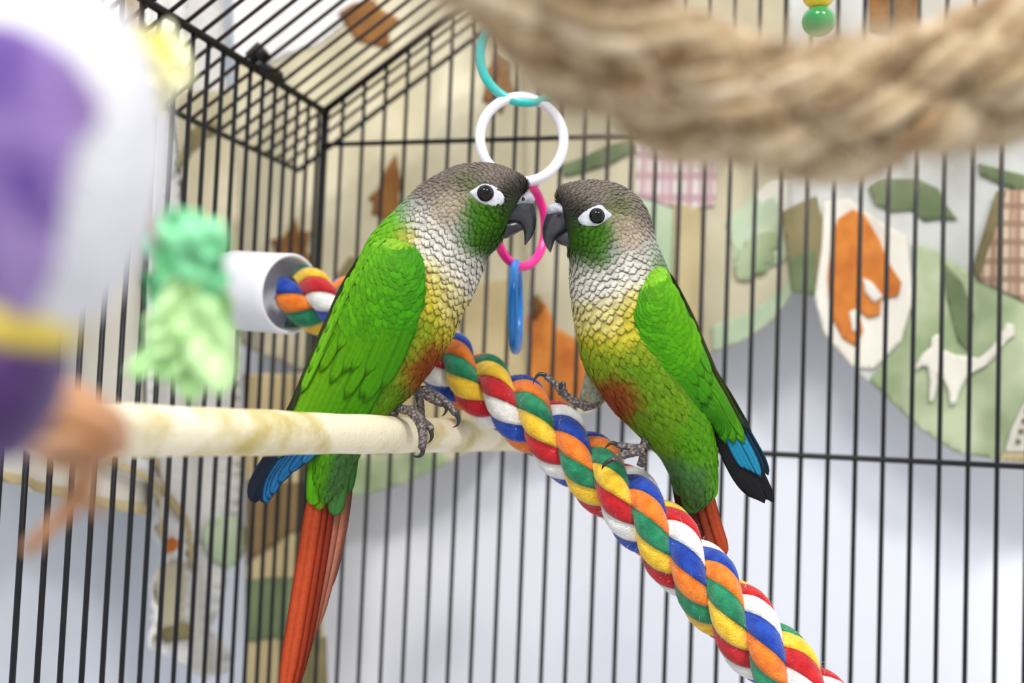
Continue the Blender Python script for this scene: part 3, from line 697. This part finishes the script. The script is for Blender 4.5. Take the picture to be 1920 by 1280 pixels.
        inner = [Vv+CF*(6*s*side) for Vv in V]
        n0 = len(V)
        for i in range(30):
            for j in range(nb-1):
                a = i*nb+j; Fw.append((a, a+1, a+nb+1, a+nb)); Fw.append((n0+a, n0+a+nb, n0+a+nb+1, n0+a+1))
        for i in range(30):
            for j in (0, nb-1):
                a = i*nb+j; Fw.append((a, a+nb, n0+a+nb, n0+a))
        for i in (0, 30):
            for j in range(nb-1):
                a = i*nb+j; Fw.append((a, a+1, n0+a+1, n0+a))
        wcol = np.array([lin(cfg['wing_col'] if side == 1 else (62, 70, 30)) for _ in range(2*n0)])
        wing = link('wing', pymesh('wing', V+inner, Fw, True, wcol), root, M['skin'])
        def wf(name, a0, b0, a1, b1, wpx, lift0, lift1, col, rim, parent=wing, n_=14, cur=0.):
            def fn(t, u, au):
                a = a0+(a1-a0)*t; b = b0+(b1-b0)*t+cur*t*(1-t)
                L = lift0+(lift1-lift0)*t
                p = wpt(a, b, L); q = wpt(a+.02, b+(b1-b0)*.02/max(.02, (a1-a0)), L); tt = q-p; tt /= np.linalg.norm(tt)+1e-12
                r_ = wpt(a, b+.08, L)-wpt(a, b-.08, L); r_ -= tt*(r_@tt); r_ /= np.linalg.norm(r_)+1e-12
                nn = np.cross(tt, r_); nn *= np.sign(nn@(-CF*side))
                return p+r_*(u*wpx*s)+nn*((.12*wpx*(1-u*u)-.1*wpx)*s)
            return blade(name, fn, n_, col, rim, parent)
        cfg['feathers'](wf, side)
        if side == 1:   # small shoulder feathers laid over the wing base
            rows = []
            VVv, Fv, Cv = [], [], []
            for ia in np.arange(.0, .40, .022):
                nbw = 13
                for jb in range(nbw):
                    b = -.95+1.9*(jb+(.5 if int(ia/.022) % 2 else 0)+rng.uniform(-.2, .2))/nbw
                    if abs(b) > .97: continue
                    c, rimc = cfg['covert_col'](ia, b)
                    k_ = rng.uniform(.9, 1.08); c = [v*k_ for v in c]; wpx = 9*rng.uniform(.9, 1.2); la = .055*rng.uniform(.9, 1.2); o0 = len(VVv)
                    for ti, t in enumerate(us):
                        for cj, cc in enumerate(cs):
                            a = ia+la*t; p = wpt(a, b, .6+3.2*t+6*min(1, ia/.15)); q = wpt(a+.02, b, .6); tt = q-p; tt /= np.linalg.norm(tt)+1e-12
                            r_ = wpt(a, b+.08)-wpt(a, b-.08); r_ -= tt*(r_@tt); r_ /= np.linalg.norm(r_)+1e-12
                            VVv.append(p+r_*(cc*hwid[ti]*wpx*s)-CF*((-.8*cc*cc)*s))
                            f = .6 if ti == 4 or (abs(cc) == 1 and ti >= 3) else 0.
                            Cv.append([x*(1-f)+z*f for x, z in zip(lin(c), lin(rimc))])
                    Fv += [tuple(o0+v for v in q) for q in FF]
            o = link('small_coverts', pymesh('small_coverts', VVv, Fv, True, Cv), wing, M['feather']); o['kind'] = 'stuff'
    # --- tail
    tl = None
    for (bx, by), (cx, cy), (ex, ey), w0, w1, hwp, col, rim in cfg['tail']:
        def fn(t, u, au, bx=bx, by=by, cx=cx, cy=cy, ex=ex, ey=ey, w0=w0, w1=w1, hwp=hwp):
            x = (1-t)**2*bx+2*t*(1-t)*cx+t*t*ex; y = (1-t)**2*by+2*t*(1-t)*cy+t*t*ey
            dx = 2*(1-t)*(cx-bx)+2*t*(ex-cx); dy = 2*(1-t)*(cy-by)+2*t*(ey-cy); L = math.hypot(dx, dy)+1e-6
            w = w0+(w1-w0)*t+.14*hwp*(1-u*u)
            return P3(x-dy/L*u*hwp, y+dx/L*u*hwp, w)
        ob = blade('tail_feather', fn, 24, col, rim, root, tipf=.8)
    # --- beak
    def loft(name, prs, w0, m_, parent=root, pw=1., KK=28, P=16):
        q = crom(np.array([[a[0], a[1], b[0], b[1], hh] for a, b, hh in prs], float), KK); V = []
        for r_ in q:
            for t in np.linspace(0, 2*np.pi, P, endpoint=False):
                x = (r_[0]+r_[2])/2+(r_[0]-r_[2])/2*math.cos(t); y = (r_[1]+r_[3])/2+(r_[1]-r_[3])/2*math.cos(t)
                V.append(P3(x, y, w0+r_[4]*math.copysign(abs(math.sin(t))**pw, math.sin(t))))
        F = [(i*P+j, i*P+(j+1) % P, (i+1)*P+(j+1) % P, (i+1)*P+j) for i in range(KK-1) for j in range(P)]
        F.append(tuple(range(P))[::-1]); F.append(tuple((KK-1)*P+j for j in range(P)))
        return link(name, pymesh(name, V, F), parent, m_)
    ub = loft('upper_beak', cfg['upper'], cfg['bw'], M['beak']); loft('lower_beak', cfg['lower'], cfg['bw'], M['beak'])
    cr = loft('cere', cfg['cere'], cfg['bw'], M['cere'])
    nx, ny, nw = cfg['nostril']
    link('nostril', pymesh('nostril', *sphere(Pc(nx, ny, nw), 3.6*s, 12, 8)), cr, M['nostril'])
    # --- eyes with bare rings
    ex, ey, er = cfg['eye']; we = wpix(ex, ey)
    for side in (1, -1):
        eyex, eyey = comp(ex, ey, we)
        E = P3(eyex, eyey, side*(we+.5))
        # ring: rows from the outline in to the lid edge
        out = crom(np.array(cfg['ring']+[cfg['ring'][0]], float), 49)[:-1]; V = []
        for f, lift in ((1.06, -3.), (1., 1.4), (.72, 2.6), (.4, 3.2), (.06, 4.8), (-.1, 3.)):
            for (x, y) in out:
                dx, dy = x-ex, y-ey; L = math.hypot(dx, dy); ux, uy = dx/L, dy/L
                rin = er*1.02; rr = rin+(L-rin)*f if f <= 1 else L*f
                qx, qy = ex+ux*rr, ey+uy*rr; w = wpix(qx, qy)*.85+we*.15+lift
                a, b = comp(qx, qy, w); V.append(P3(a, b, side*w))
        k = len(out); F = [(i*k+j, i*k+(j+1) % k, (i+1)*k+(j+1) % k, (i+1)*k+j) for i in range(5) for j in range(k)]
        rg = link('eye_ring', pymesh('eye_ring', V, F), root, M['eyering'])
        link('eye', pymesh('eye', *sphere(E, er*1.1*s, 28, 20)), rg, M['eye'])
    # --- feet: toes and claws
    for ft in cfg['feet']:
        parts = []
        for pl, r0, r1 in ft['toes']:
            pp = crom(np.array([Pc(*q) for q in pl]), 30); t = np.linspace(0, 1, 30)
            rr = (r0+(r1-r0)*t)*(1+.07*np.cos(t*2*math.pi*len(pl)*2.2))*s; rr[-1] *= .6; rr[0] *= .8
            parts.append(tube(pp, rr, 12))
        fo = link('foot', pymesh('foot', *join(parts)), root, M['foot'])
        for pl, r0 in ft['claws']:
            pp = crom(np.array([Pc(*q) for q in pl]), 16); t = np.linspace(0, 1, 16)
            link('claw', pymesh('claw', *tube(pp, np.maximum(.25, r0*(1-t**1.6))*s, 10)), fo, M['claw'])
    return root, loft

# ---- left bird
def covA(a, b):
    t = (b+1)/2
    c = [104-42*t-18*a, 172-28*t, 16-6*t]
    if a < .06: c = [138, 188, 46]
    return c, [max(0, c[0]-14), c[1]-20, c[2]-4]
GR = lambda k: (int(72+40*k), int(150+28*k), int(8+8*k))
def feathersA(wf, side):
    far = side == -1
    n = 9
    for i in range(n):    # blue primaries, tips crossing below the perch
        t = i/(n-1)
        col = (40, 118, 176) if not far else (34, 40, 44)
        if i >= 7 and not far: col = (60, 140, 190)
        if i <= 1: col = (34, 36, 44)
        wf('flight_feather', .64+.01*i, -.55+.55*t, 1.0-.012*abs(i-2)-.02*max(0, i-4), -.92+1.75*t, 11, 1+.5*i, 2+.7*i, col, (18, 40, 66), n_=20)
    n = 11
    for i in range(n):    # green secondaries
        t = i/(n-1); g = GR(1-t)
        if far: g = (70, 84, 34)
        wf('flight_feather', .47-.02*t, -.72+1.35*t, .82-.05*t+.022*math.sin(i*2.1), -.95+1.76*t, 13, 3, 5+i*.5, g, (g[0]-26, g[1]-40, max(0, g[2]-6)), n_=16)
    for i in range(11):   # greater coverts
        t = i/10; g = GR(.75-.75*t)
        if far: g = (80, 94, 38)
        wf('covert_feather', .24, -.82+1.55*t, .58+.05*math.sin(i*2.4)+.10*(t-.5), -.90+1.72*t, 12.5, 5, 7.5+.4*i, g, (g[0]-20, g[1]-32, max(0, g[2]-4)), n_=12)
    if not far:
        # scapulars along the back edge
        for i in range(7):
            a = .02+.06*i; wf('covert_feather', a, -.86, a+.26, -.98, 12, 5, 9, (124, 200, 30), (70, 120, 14), n_=10)
        wf('covert_feather', .30, .97, .50, .99, 5, 4, 6, (206, 214, 190), (170, 180, 150), n_=10)
pr = lambda *q: q
birdA = dict(d=.377, base=at(770, 770, .377), label='green parakeet with grey cap facing its mate, perched on the wooden dowel',
 sec=[((972, 366), (950, 412), 26), ((989, 351), (943, 436), 44), ((984, 335), (938, 454), 57), ((957, 319), (928, 466), 66), ((931, 310), (920, 474), 70), ((905, 307), (915, 480), 72), ((880, 308), (911, 486), 73),
      ((852, 314), (909, 492), 73), ((824, 327), (907, 499), 72), ((802, 340), (904, 506), 72), ((785, 351), (901, 515), 72), ((768, 368), (897, 525), 73), ((751, 385), (891, 540), 75), ((735, 401), (883, 558), 78),
      ((721, 415), (873, 578), 82), ((703, 435), (862, 600), 86), ((688, 458), (850, 627), 90), ((674, 488), (836, 652), 92), ((662, 523), (818, 680), 92), ((652, 562), (797, 708), 88), ((642, 605), (778, 732), 83),
      ((630, 655), (755, 754), 74), ((618, 705), (730, 778), 64), ((604, 755), (705, 803), 54), ((594, 800), (687, 830), 45), ((588, 850), (668, 868), 36), ((586, 900), (656, 905), 26), ((594, 942), (645, 938), 14)],
 seeds=[(995, 360, 'fore'), (988, 378, 'fore'), (970, 372, 'fore'), (962, 395, 'chin'), (985, 342, 'fore'), (955, 355, 'fore'), (950, 368, 'fore'), (956, 384, 'fore'), (950, 396, 'fore'), (944, 350, 'crown'), (960, 330, 'crown'), (930, 322, 'crown'), (900, 316, 'crown'), (870, 320, 'crown'), (845, 328, 'crown'), (820, 342, 'crown'), (800, 358, 'crown'), (935, 338, 'crown'),
   (825, 360, 'crown'), (850, 348, 'crown'), (895, 331, 'crown'), (870, 335, 'crown'), (888, 342, 'brow'), (872, 350, 'brow'), (862, 362, 'crown'), (905, 340, 'crown'), (920, 342, 'crown'), (935, 350, 'crown'), (800, 372, 'crown'), (820, 376, 'crown'), (845, 378, 'ear'), (865, 380, 'ear'), (835, 392, 'ear'), (855, 396, 'ear'), (830, 410, 'ear'), (850, 412, 'ear'), (840, 430, 'neckg'), (868, 398, 'ear'),
   (885, 400, 'cheek'), (905, 405, 'cheek'), (925, 410, 'cheek'), (945, 415, 'chin'), (885, 420, 'cheek'), (905, 430, 'cheek'), (925, 435, 'cheek'), (940, 440, 'chin'), (880, 440, 'cheek'), (900, 452, 'cheek'), (920, 458, 'chin'), (885, 462, 'cheek'), (905, 470, 'chin'), (868, 440, 'neckg'), (865, 425, 'neckg'),
   (790, 385, 'neckg'), (805, 395, 'neckg'), (780, 400, 'neckg'), (800, 415, 'neck'), (815, 430, 'neck'), (790, 425, 'neck'), (825, 450, 'neck'), (805, 450, 'neck'), (845, 460, 'neck'), (865, 475, 'neck'), (845, 485, 'neck'), (820, 475, 'neck'), (875, 495, 'neck'), (895, 495, 'neck'), (855, 505, 'neck'), (880, 515, 'neck'), (895, 515, 'neck'),
   (762, 385, 'nape'), (770, 400, 'nape'), (748, 400, 'back'), (755, 420, 'back'), (770, 435, 'ygreen'), (730, 425, 'back'), (700, 450, 'back'), (680, 480, 'back'), (780, 445, 'byel'), (665, 540, 'back'), (645, 610, 'vent'), (740, 460, 'back'),
   (810, 500, 'breast'), (800, 520, 'byel'), (830, 520, 'breast'), (855, 535, 'breast'), (875, 540, 'neck'), (820, 545, 'byel'), (845, 560, 'breast'), (868, 565, 'breast'), (805, 570, 'byel'), (830, 590, 'byel'), (855, 590, 'breast'), (850, 615, 'byel'), (815, 615, 'ygreen'), (838, 630, 'byel'), (800, 600, 'ygreen'),
   (790, 640, 'ygreen'), (815, 650, 'red'), (832, 645, 'red'), (815, 675, 'red'), (800, 690, 'red'), (780, 680, 'red'), (785, 715, 'red'), (775, 660, 'ygreen'), (765, 695, 'ygreen'), (762, 725, 'belly'), (740, 700, 'belly'), (735, 740, 'belly'), (710, 740, 'vent'), (705, 780, 'belly'), (690, 700, 'vent'),
   (660, 780, 'vent'), (620, 760, 'vent'), (600, 830, 'vent'), (595, 880, 'vent'), (615, 840, 'vent'), (595, 920, 'vent'), (650, 860, 'dgreen'), (640, 900, 'dgreen'), (660, 830, 'dgreen'), (640, 930, 'dgreen')],
 wing=[((722, 446), (752, 448), 60, 8), ((700, 460), (778, 464), 66, 20), ((682, 482), (794, 490), 68, 28), ((664, 508), (799, 528), 70, 32), ((646, 540), (797, 570), 70, 34), ((628, 580), (788, 614), 68, 33), ((608, 625), (770, 660), 62, 30),
       ((588, 672), (746, 706), 55, 27), ((568, 722), (716, 748), 48, 24), ((553, 770), (688, 786), 40, 20), ((530, 820), (650, 818), 32, 14), ((506, 868), (605, 850), 24, 10), ((488, 915), (560, 880), 18, 6), ((490, 950), (520, 925), 14, 4)],
 wing_poly=[(715, 458), (775, 475), (785, 520), (782, 580), (765, 640), (738, 690), (700, 740), (640, 790), (580, 800), (590, 700), (640, 570), (680, 490)],
 wing_col=(70, 140, 16), far_shift=(-24, 2), covert_col=covA, feathers=feathersA, beak=(985, 400), beak_poly=[(1020, 366), (985, 364), (962, 372), (955, 390), (950, 420), (944, 446), (1020, 470)],
 ring_poly=[(884, 360), (903, 348), (918, 348), (938, 362), (944, 374), (935, 385), (915, 384), (898, 376)],
 tail=[((600, 880), (583, 1000), (530, 1320), 4, 8, 17, (206, 84, 46), (150, 48, 24)), ((612, 860), (602, 1000), (545, 1310), 1, 3, 13, (176, 64, 34), (96, 30, 18)), ((622, 850), (618, 1000), (552, 1300), -3, -2, 13, (150, 52, 28), (80, 28, 18)),
       ((632, 860), (630, 1000), (558, 1260), -6, -6, 15, (182, 110, 88), (120, 66, 50)), ((642, 860), (642, 990), (578, 1200), -8, -8, 16, (190, 122, 100), (130, 76, 58)), ((648, 860), (650, 960), (606, 1120), -11, -11, 14, (160, 92, 74), (90, 60, 50)),
       ((596, 800), (590, 900), (590, 945), 14, 13, 14, (96, 176, 16), (70, 140, 10)), ((612, 800), (606, 900), (600, 955), 15, 10, 12, (110, 150, 20), (80, 120, 12)), ((645, 810), (645, 890), (628, 965), 18, 12, 17, (74, 132, 62), (52, 100, 44)), ((660, 810), (662, 870), (646, 925), 14, 8, 15, (64, 118, 56), (46, 90, 40))],
 upper=[((972, 366), (950, 420), 23), ((990, 366), (955, 421), 22.5), ((1000, 380), (962, 419), 21), ((1005, 399), (968, 419), 19), ((1006, 416), (975, 423), 16), ((1003, 433), (981, 432), 11), ((996, 446), (983, 444), 7), ((985, 460), (983, 458), 1.5)],
 lower=[((940, 412), (934, 446), 20), ((955, 412), (948, 447), 18.5), ((968, 412), (962, 441), 15.5), ((978, 416), (973, 435), 11), ((985, 422), (982, 430), 5)],
 cere=[((950, 374), (957, 402), 19), ((966, 362), (966, 395), 26), ((984, 360), (980, 389), 27), ((997, 364), (992, 386), 24), ((1003, 374), (999, 384), 14)], bw=0, nostril=(981, 373, 25),
 eye=(910, 363, 14.5), ring=[(880, 360), (891, 353), (903, 346), (915, 345), (928, 350), (938, 359), (945, 370), (943, 380), (934, 387), (920, 386), (907, 383), (895, 376), (886, 367)],
 feet=[dict(toes=[([(742, 762, 10), (758, 768, 24), (772, 769, 30)], 8, 9), ([(768, 768, 28), (782, 782, 38), (791, 803, 44), (793, 824, 45), (791, 842, 43)], 10, 7.5), ([(776, 776, 32), (794, 790, 36), (806, 800, 38), (808, 808, 40)], 8, 6), ([(745, 775, 6), (728, 774, 18), (715, 780, 22)], 6, 5)],
            claws=[([(793, 842, 45), (791, 851, 45), (782, 856, 43), (768, 851, 38)], 5), ([(808, 808, 42), (810, 817, 42), (807, 826, 42), (800, 832, 41)], 4.5)]),
       dict(toes=[([(772, 728, -10), (786, 734, -8), (800, 732, -8), (822, 744, -6), (842, 760, -2), (855, 777, 0)], 11, 6.5), ([(790, 735, -8), (812, 750, 0), (830, 758, 6)], 8, 6), ([(785, 735, -12), (788, 755, -16), (791, 784, -18)], 8, 7)],
            claws=[([(855, 776, 1), (860, 785, 2), (858, 796, 3), (847, 802, 3)], 5), ([(831, 757, 8), (837, 765, 9), (834, 775, 10), (827, 781, 10)], 4.5)])])

# ---- right bird
def covB(a, b):
    t = (b+1)/2
    c = [70+28*(1-t)-12*a, 152+16*(1-t), 11]
    if a < .08: c = [132, 196, 44]
    return c, [max(0, c[0]-14), c[1]-20, c[2]-4]
def feathersB(wf, side):
    far = side == -1
    for i in range(5):    # black primaries below
        t = i/4; wf('flight_feather', .60, -.2+.8*t, 1.0-.03*t, -.35+1.2*t, 9, 2, 2, (34, 34, 38), (18, 18, 20), n_=20)
    for i in range(4):    # blue outer edge
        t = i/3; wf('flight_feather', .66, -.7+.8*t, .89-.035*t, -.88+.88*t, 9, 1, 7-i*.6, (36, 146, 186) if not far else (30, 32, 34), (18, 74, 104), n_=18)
    for i in range(10):
        t = i/9; g = (84-24*t, 160-22*t, 10)
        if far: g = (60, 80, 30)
        wf('flight_feather', .40, -.72+1.37*t, .775-.03*t+.018*math.sin(i*2), -.92+1.74*t, 12, 3, 5.5+i*.4, g, (g[0]-22, g[1]-34, 8), n_=16)
    if not far:
        for i in range(10):
            t = i/9; g = (78-22*t, 156-18*t, 10)
            wf('covert_feather', .22, -.8+1.55*t, .56+.04*math.sin(i*2.7)+.06*(t-.5), -.92+1.78*t, 12.5, 5, 8+.4*i, g, (g[0]-18, g[1]-28, 8), n_=12)
        wf('covert_feather', .26, .93, .46, .97, 4, 8, 10, (212, 220, 190), (170, 186, 140), n_=10)
birdB = dict(d=.381, base=at(1180, 850, .378), label='green parakeet with grey cap sitting on the rainbow rope, showing its scalloped breast',
 sec=[((1056, 388), (1074, 436), 28), ((1044, 371), (1068, 458), 46), ((1047, 356), (1066, 467), 60), ((1060, 347), (1066, 475), 68), ((1085, 341), (1068, 483), 73), ((1110, 339), (1069, 490), 76), ((1135, 341), (1069, 498), 77), ((1160, 348), (1069, 507), 77), ((1183, 361), (1069, 517), 76), ((1201, 378), (1069, 529), 76),
      ((1213, 398), (1070, 543), 76), ((1220, 420), (1072, 558), 77), ((1227, 448), (1074, 575), 79), ((1239, 478), (1077, 593), 82), ((1250, 505), (1080, 613), 86), ((1262, 540), (1084, 637), 90), ((1274, 580), (1090, 664), 94), ((1286, 625), (1100, 692), 96), ((1300, 670), (1120, 726), 95), ((1314, 715), (1150, 768), 90), ((1327, 760), (1182, 800), 82),
      ((1337, 805), (1212, 830), 72), ((1343, 850), (1238, 858), 58), ((1342, 890), (1258, 893), 46), ((1336, 922), (1274, 922), 32), ((1322, 945), (1288, 942), 16)],
 seeds=[(1036, 375, 'fore'), (1050, 372, 'crown'), (1045, 395, 'fore'), (1068, 395, 'fore'), (1070, 412, 'fore'), (1062, 380, 'fore'), (1060, 357, 'crown'), (1085, 355, 'crown'), (1110, 352, 'crown'), (1140, 356, 'crown'), (1165, 366, 'crown'), (1085, 372, 'crown'), (1110, 370, 'crown'), (1185, 385, 'crown'), (1200, 405, 'crown'), (1175, 400, 'crown'), (1205, 425, 'crown'), (1190, 412, 'crown'),
   (1146, 384, 'brow'), (1156, 392, 'brow'), (1160, 400, 'brow'), (1140, 372, 'crown'), (1160, 380, 'crown'), (1125, 376, 'crown'), (1076, 402, 'fore'), (1080, 392, 'fore'), (1076, 424, 'fore'), (1085, 385, 'crown'), (1150, 420, 'ear'), (1170, 420, 'ear'), (1185, 432, 'ear'), (1150, 438, 'ear'), (1172, 445, 'ear'), (1160, 455, 'ear'), (1190, 450, 'ear'), (1205, 450, 'neckg'), (1215, 470, 'neckg'), (1195, 470, 'neckg'),
   (1078, 432, 'chin'), (1090, 438, 'cheek'), (1110, 436, 'cheek'), (1130, 432, 'cheek'), (1090, 455, 'chin'), (1110, 458, 'cheek'), (1130, 455, 'cheek'), (1080, 470, 'chin'), (1100, 478, 'chin'), (1120, 478, 'cheek'), (1105, 495, 'chin'), (1125, 494, 'chin'), (1145, 470, 'neckg'), (1145, 488, 'neckg'), (1085, 490, 'chin'),
   (1075, 505, 'neck'), (1090, 515, 'neck'), (1110, 518, 'neck'), (1135, 512, 'neck'), (1155, 500, 'neck'), (1175, 485, 'neck'), (1195, 490, 'neck'), (1180, 505, 'neck'), (1200, 510, 'neck'), (1160, 520, 'neck'), (1135, 530, 'neck'), (1105, 535, 'neck'), (1080, 530, 'neck'), (1085, 550, 'neck'), (1115, 552, 'neck'), (1145, 545, 'neck'), (1175, 527, 'neck'), (1190, 525, 'neck'),
   (1230, 478, 'nape'), (1232, 495, 'nape'), (1215, 500, 'nape'), (1225, 515, 'ygreen'), (1245, 520, 'back'), (1260, 550, 'back'), (1280, 600, 'back'),
   (1085, 575, 'breast'), (1110, 575, 'breast'), (1140, 570, 'breast'), (1165, 555, 'breast'), (1185, 545, 'byel'), (1090, 600, 'breast'), (1115, 602, 'breast'), (1140, 600, 'breast'), (1165, 585, 'byel'), (1180, 565, 'byel'), (1175, 610, 'byel'), (1095, 625, 'byel'), (1120, 628, 'byel'), (1150, 625, 'byel'),
   (1100, 650, 'ygreen'), (1125, 655, 'ygreen'), (1155, 655, 'ygreen'), (1185, 650, 'ygreen'), (1110, 680, 'ygreen'), (1130, 690, 'ygreen'), (1160, 690, 'belly'), (1195, 690, 'belly'), (1140, 712, 'red'), (1155, 722, 'red'), (1150, 745, 'red'), (1165, 760, 'red'), (1172, 735, 'red'), (1125, 715, 'red'), (1185, 725, 'belly'),
   (1215, 740, 'belly'), (1190, 770, 'belly'), (1240, 780, 'belly'), (1215, 800, 'belly'), (1260, 810, 'vent'), (1300, 800, 'vent'), (1240, 830, 'belly'), (1290, 840, 'vent'), (1330, 830, 'vent'), (1330, 880, 'vent'), (1250, 860, 'dgreen'), (1275, 880, 'dgreen'), (1300, 880, 'dgreen'), (1285, 920, 'dgreen'), (1310, 910, 'dgreen'), (1335, 910, 'vent')],
 wing=[((1232, 502), (1218, 512), 62, 6), ((1247, 508), (1203, 540), 66, 16), ((1262, 530), (1190, 578), 68, 24), ((1278, 560), (1184, 618), 68, 28), ((1296, 596), (1199, 668), 66, 28), ((1311, 634), (1224, 712), 60, 26), ((1325, 668), (1255, 742), 54, 22), ((1340, 706), (1287, 768), 46, 18), ((1358, 742), (1317, 786), 38, 14),
       ((1376, 780), (1340, 800), 30, 10), ((1398, 820), (1346, 836), 22, 8), ((1420, 866), (1366, 880), 14, 6), ((1434, 912), (1394, 918), 8, 4), ((1438, 944), (1424, 942), 4, 3)],
 wing_poly=[(1232, 515), (1205, 555), (1198, 610), (1215, 665), (1245, 712), (1290, 755), (1340, 775), (1338, 720), (1310, 650), (1285, 590), (1260, 540)],
 wing_col=(56, 130, 16), far_shift=(19, 0), covert_col=covB, feathers=feathersB, beak=(1040, 415), beak_poly=[(1000, 388), (1040, 386), (1060, 394), (1072, 414), (1078, 440), (1068, 466), (1000, 490)],
 ring_poly=[(1088, 409), (1100, 396), (1122, 388), (1142, 403), (1128, 418), (1112, 422), (1096, 420)],
 tail=[((1290, 880), (1300, 960), (1335, 1060), -26, -30, 16, (120, 56, 40), (80, 36, 26)), ((1305, 880), (1322, 960), (1352, 1050), -22, -26, 14, (168, 78, 52), (110, 48, 30)), ((1320, 880), (1335, 960), (1366, 1045), -19, -24, 12, (196, 82, 48), (130, 46, 26)), ((1278, 880), (1280, 940), (1305, 1020), -28, -32, 16, (104, 56, 44), (76, 40, 30)),
       ((1332, 850), (1340, 890), (1334, 935), 6, 2, 10, (96, 180, 16), (70, 150, 10)), ((1285, 860), (1290, 920), (1305, 962), 6, -4, 20, (84, 134, 72), (60, 104, 54)), ((1265, 850), (1268, 890), (1282, 930), 4, -4, 15, (80, 124, 66), (60, 100, 50))],
 upper=[((1046, 388), (1074, 428), 24), ((1030, 392), (1067, 434), 23.5), ((1021, 410), (1056, 440), 21), ((1016, 430), (1046, 446), 17), ((1017, 449), (1039, 454), 12), ((1023, 464), (1036, 463), 7), ((1031, 476), (1032, 475), 1.5)],
 lower=[((1078, 426), (1074, 465), 20), ((1060, 434), (1060, 464), 18), ((1048, 442), (1048, 460), 13), ((1040, 449), (1041, 455), 5)],
 cere=[((1072, 398), (1078, 430), 21), ((1057, 387), (1064, 417), 26), ((1040, 384), (1046, 410), 27), ((1028, 389), (1033, 409), 23), ((1023, 399), (1027, 409), 13)], bw=26, nostril=(1048, 401, 50.5),
 eye=(1119, 405, 13.5), ring=[(1084, 410), (1092, 400), (1104, 392), (1118, 385), (1128, 385), (1136, 393), (1147, 403), (1136, 413), (1124, 421), (1112, 424), (1098, 423), (1088, 418)],
 feet=[dict(toes=[([(1214, 812, 22), (1210, 828, 30), (1206, 842, 36)], 9, 8), ([(1208, 838, 34), (1188, 840, 38), (1170, 836, 40), (1156, 833, 41)], 8, 5.5), ([(1206, 844, 36), (1186, 849, 44), (1164, 855, 48), (1148, 862, 49)], 8.5, 6), ([(1206, 846, 34), (1205, 860, 30), (1200, 874, 26)], 8, 7)],
            claws=[([(1157, 833, 41), (1148, 830, 43), (1139, 835, 44), (1133, 842, 44)], 4.2), ([(1149, 861, 50), (1139, 866, 51), (1131, 874, 52), (1128, 881, 51)], 4.8)]),
       dict(toes=[([(1100, 762, -10), (1078, 752, -6), (1056, 738, -4), (1044, 722, 0), (1022, 704, 4)], 9, 6), ([(1062, 745, -2), (1056, 728, 4), (1055, 716, 8)], 7, 5.5), ([(1128, 745, -20), (1112, 758, -14), (1092, 764, -10)], 8, 8)],
            claws=[([(1024, 704, 5), (1012, 701, 7), (1003, 710, 9), (999, 722, 10)], 4.6), ([(1055, 718, 9), (1052, 726, 11), (1049, 734, 11)], 4)])])
build_bird(birdA)
rB, loftB = build_bird(birdB)
cm = mat('thigh_down', (150, 150, 122), .9, (104, 106, 84), 700, .9, 1500, sheen=.3)
loftB('thigh', [((1150, 700), (1100, 690), 20), ((1148, 735), (1095, 715), 20), ((1128, 762), (1088, 740), 15), ((1108, 770), (1088, 756), 9)], -22, cm)
seat_roots()
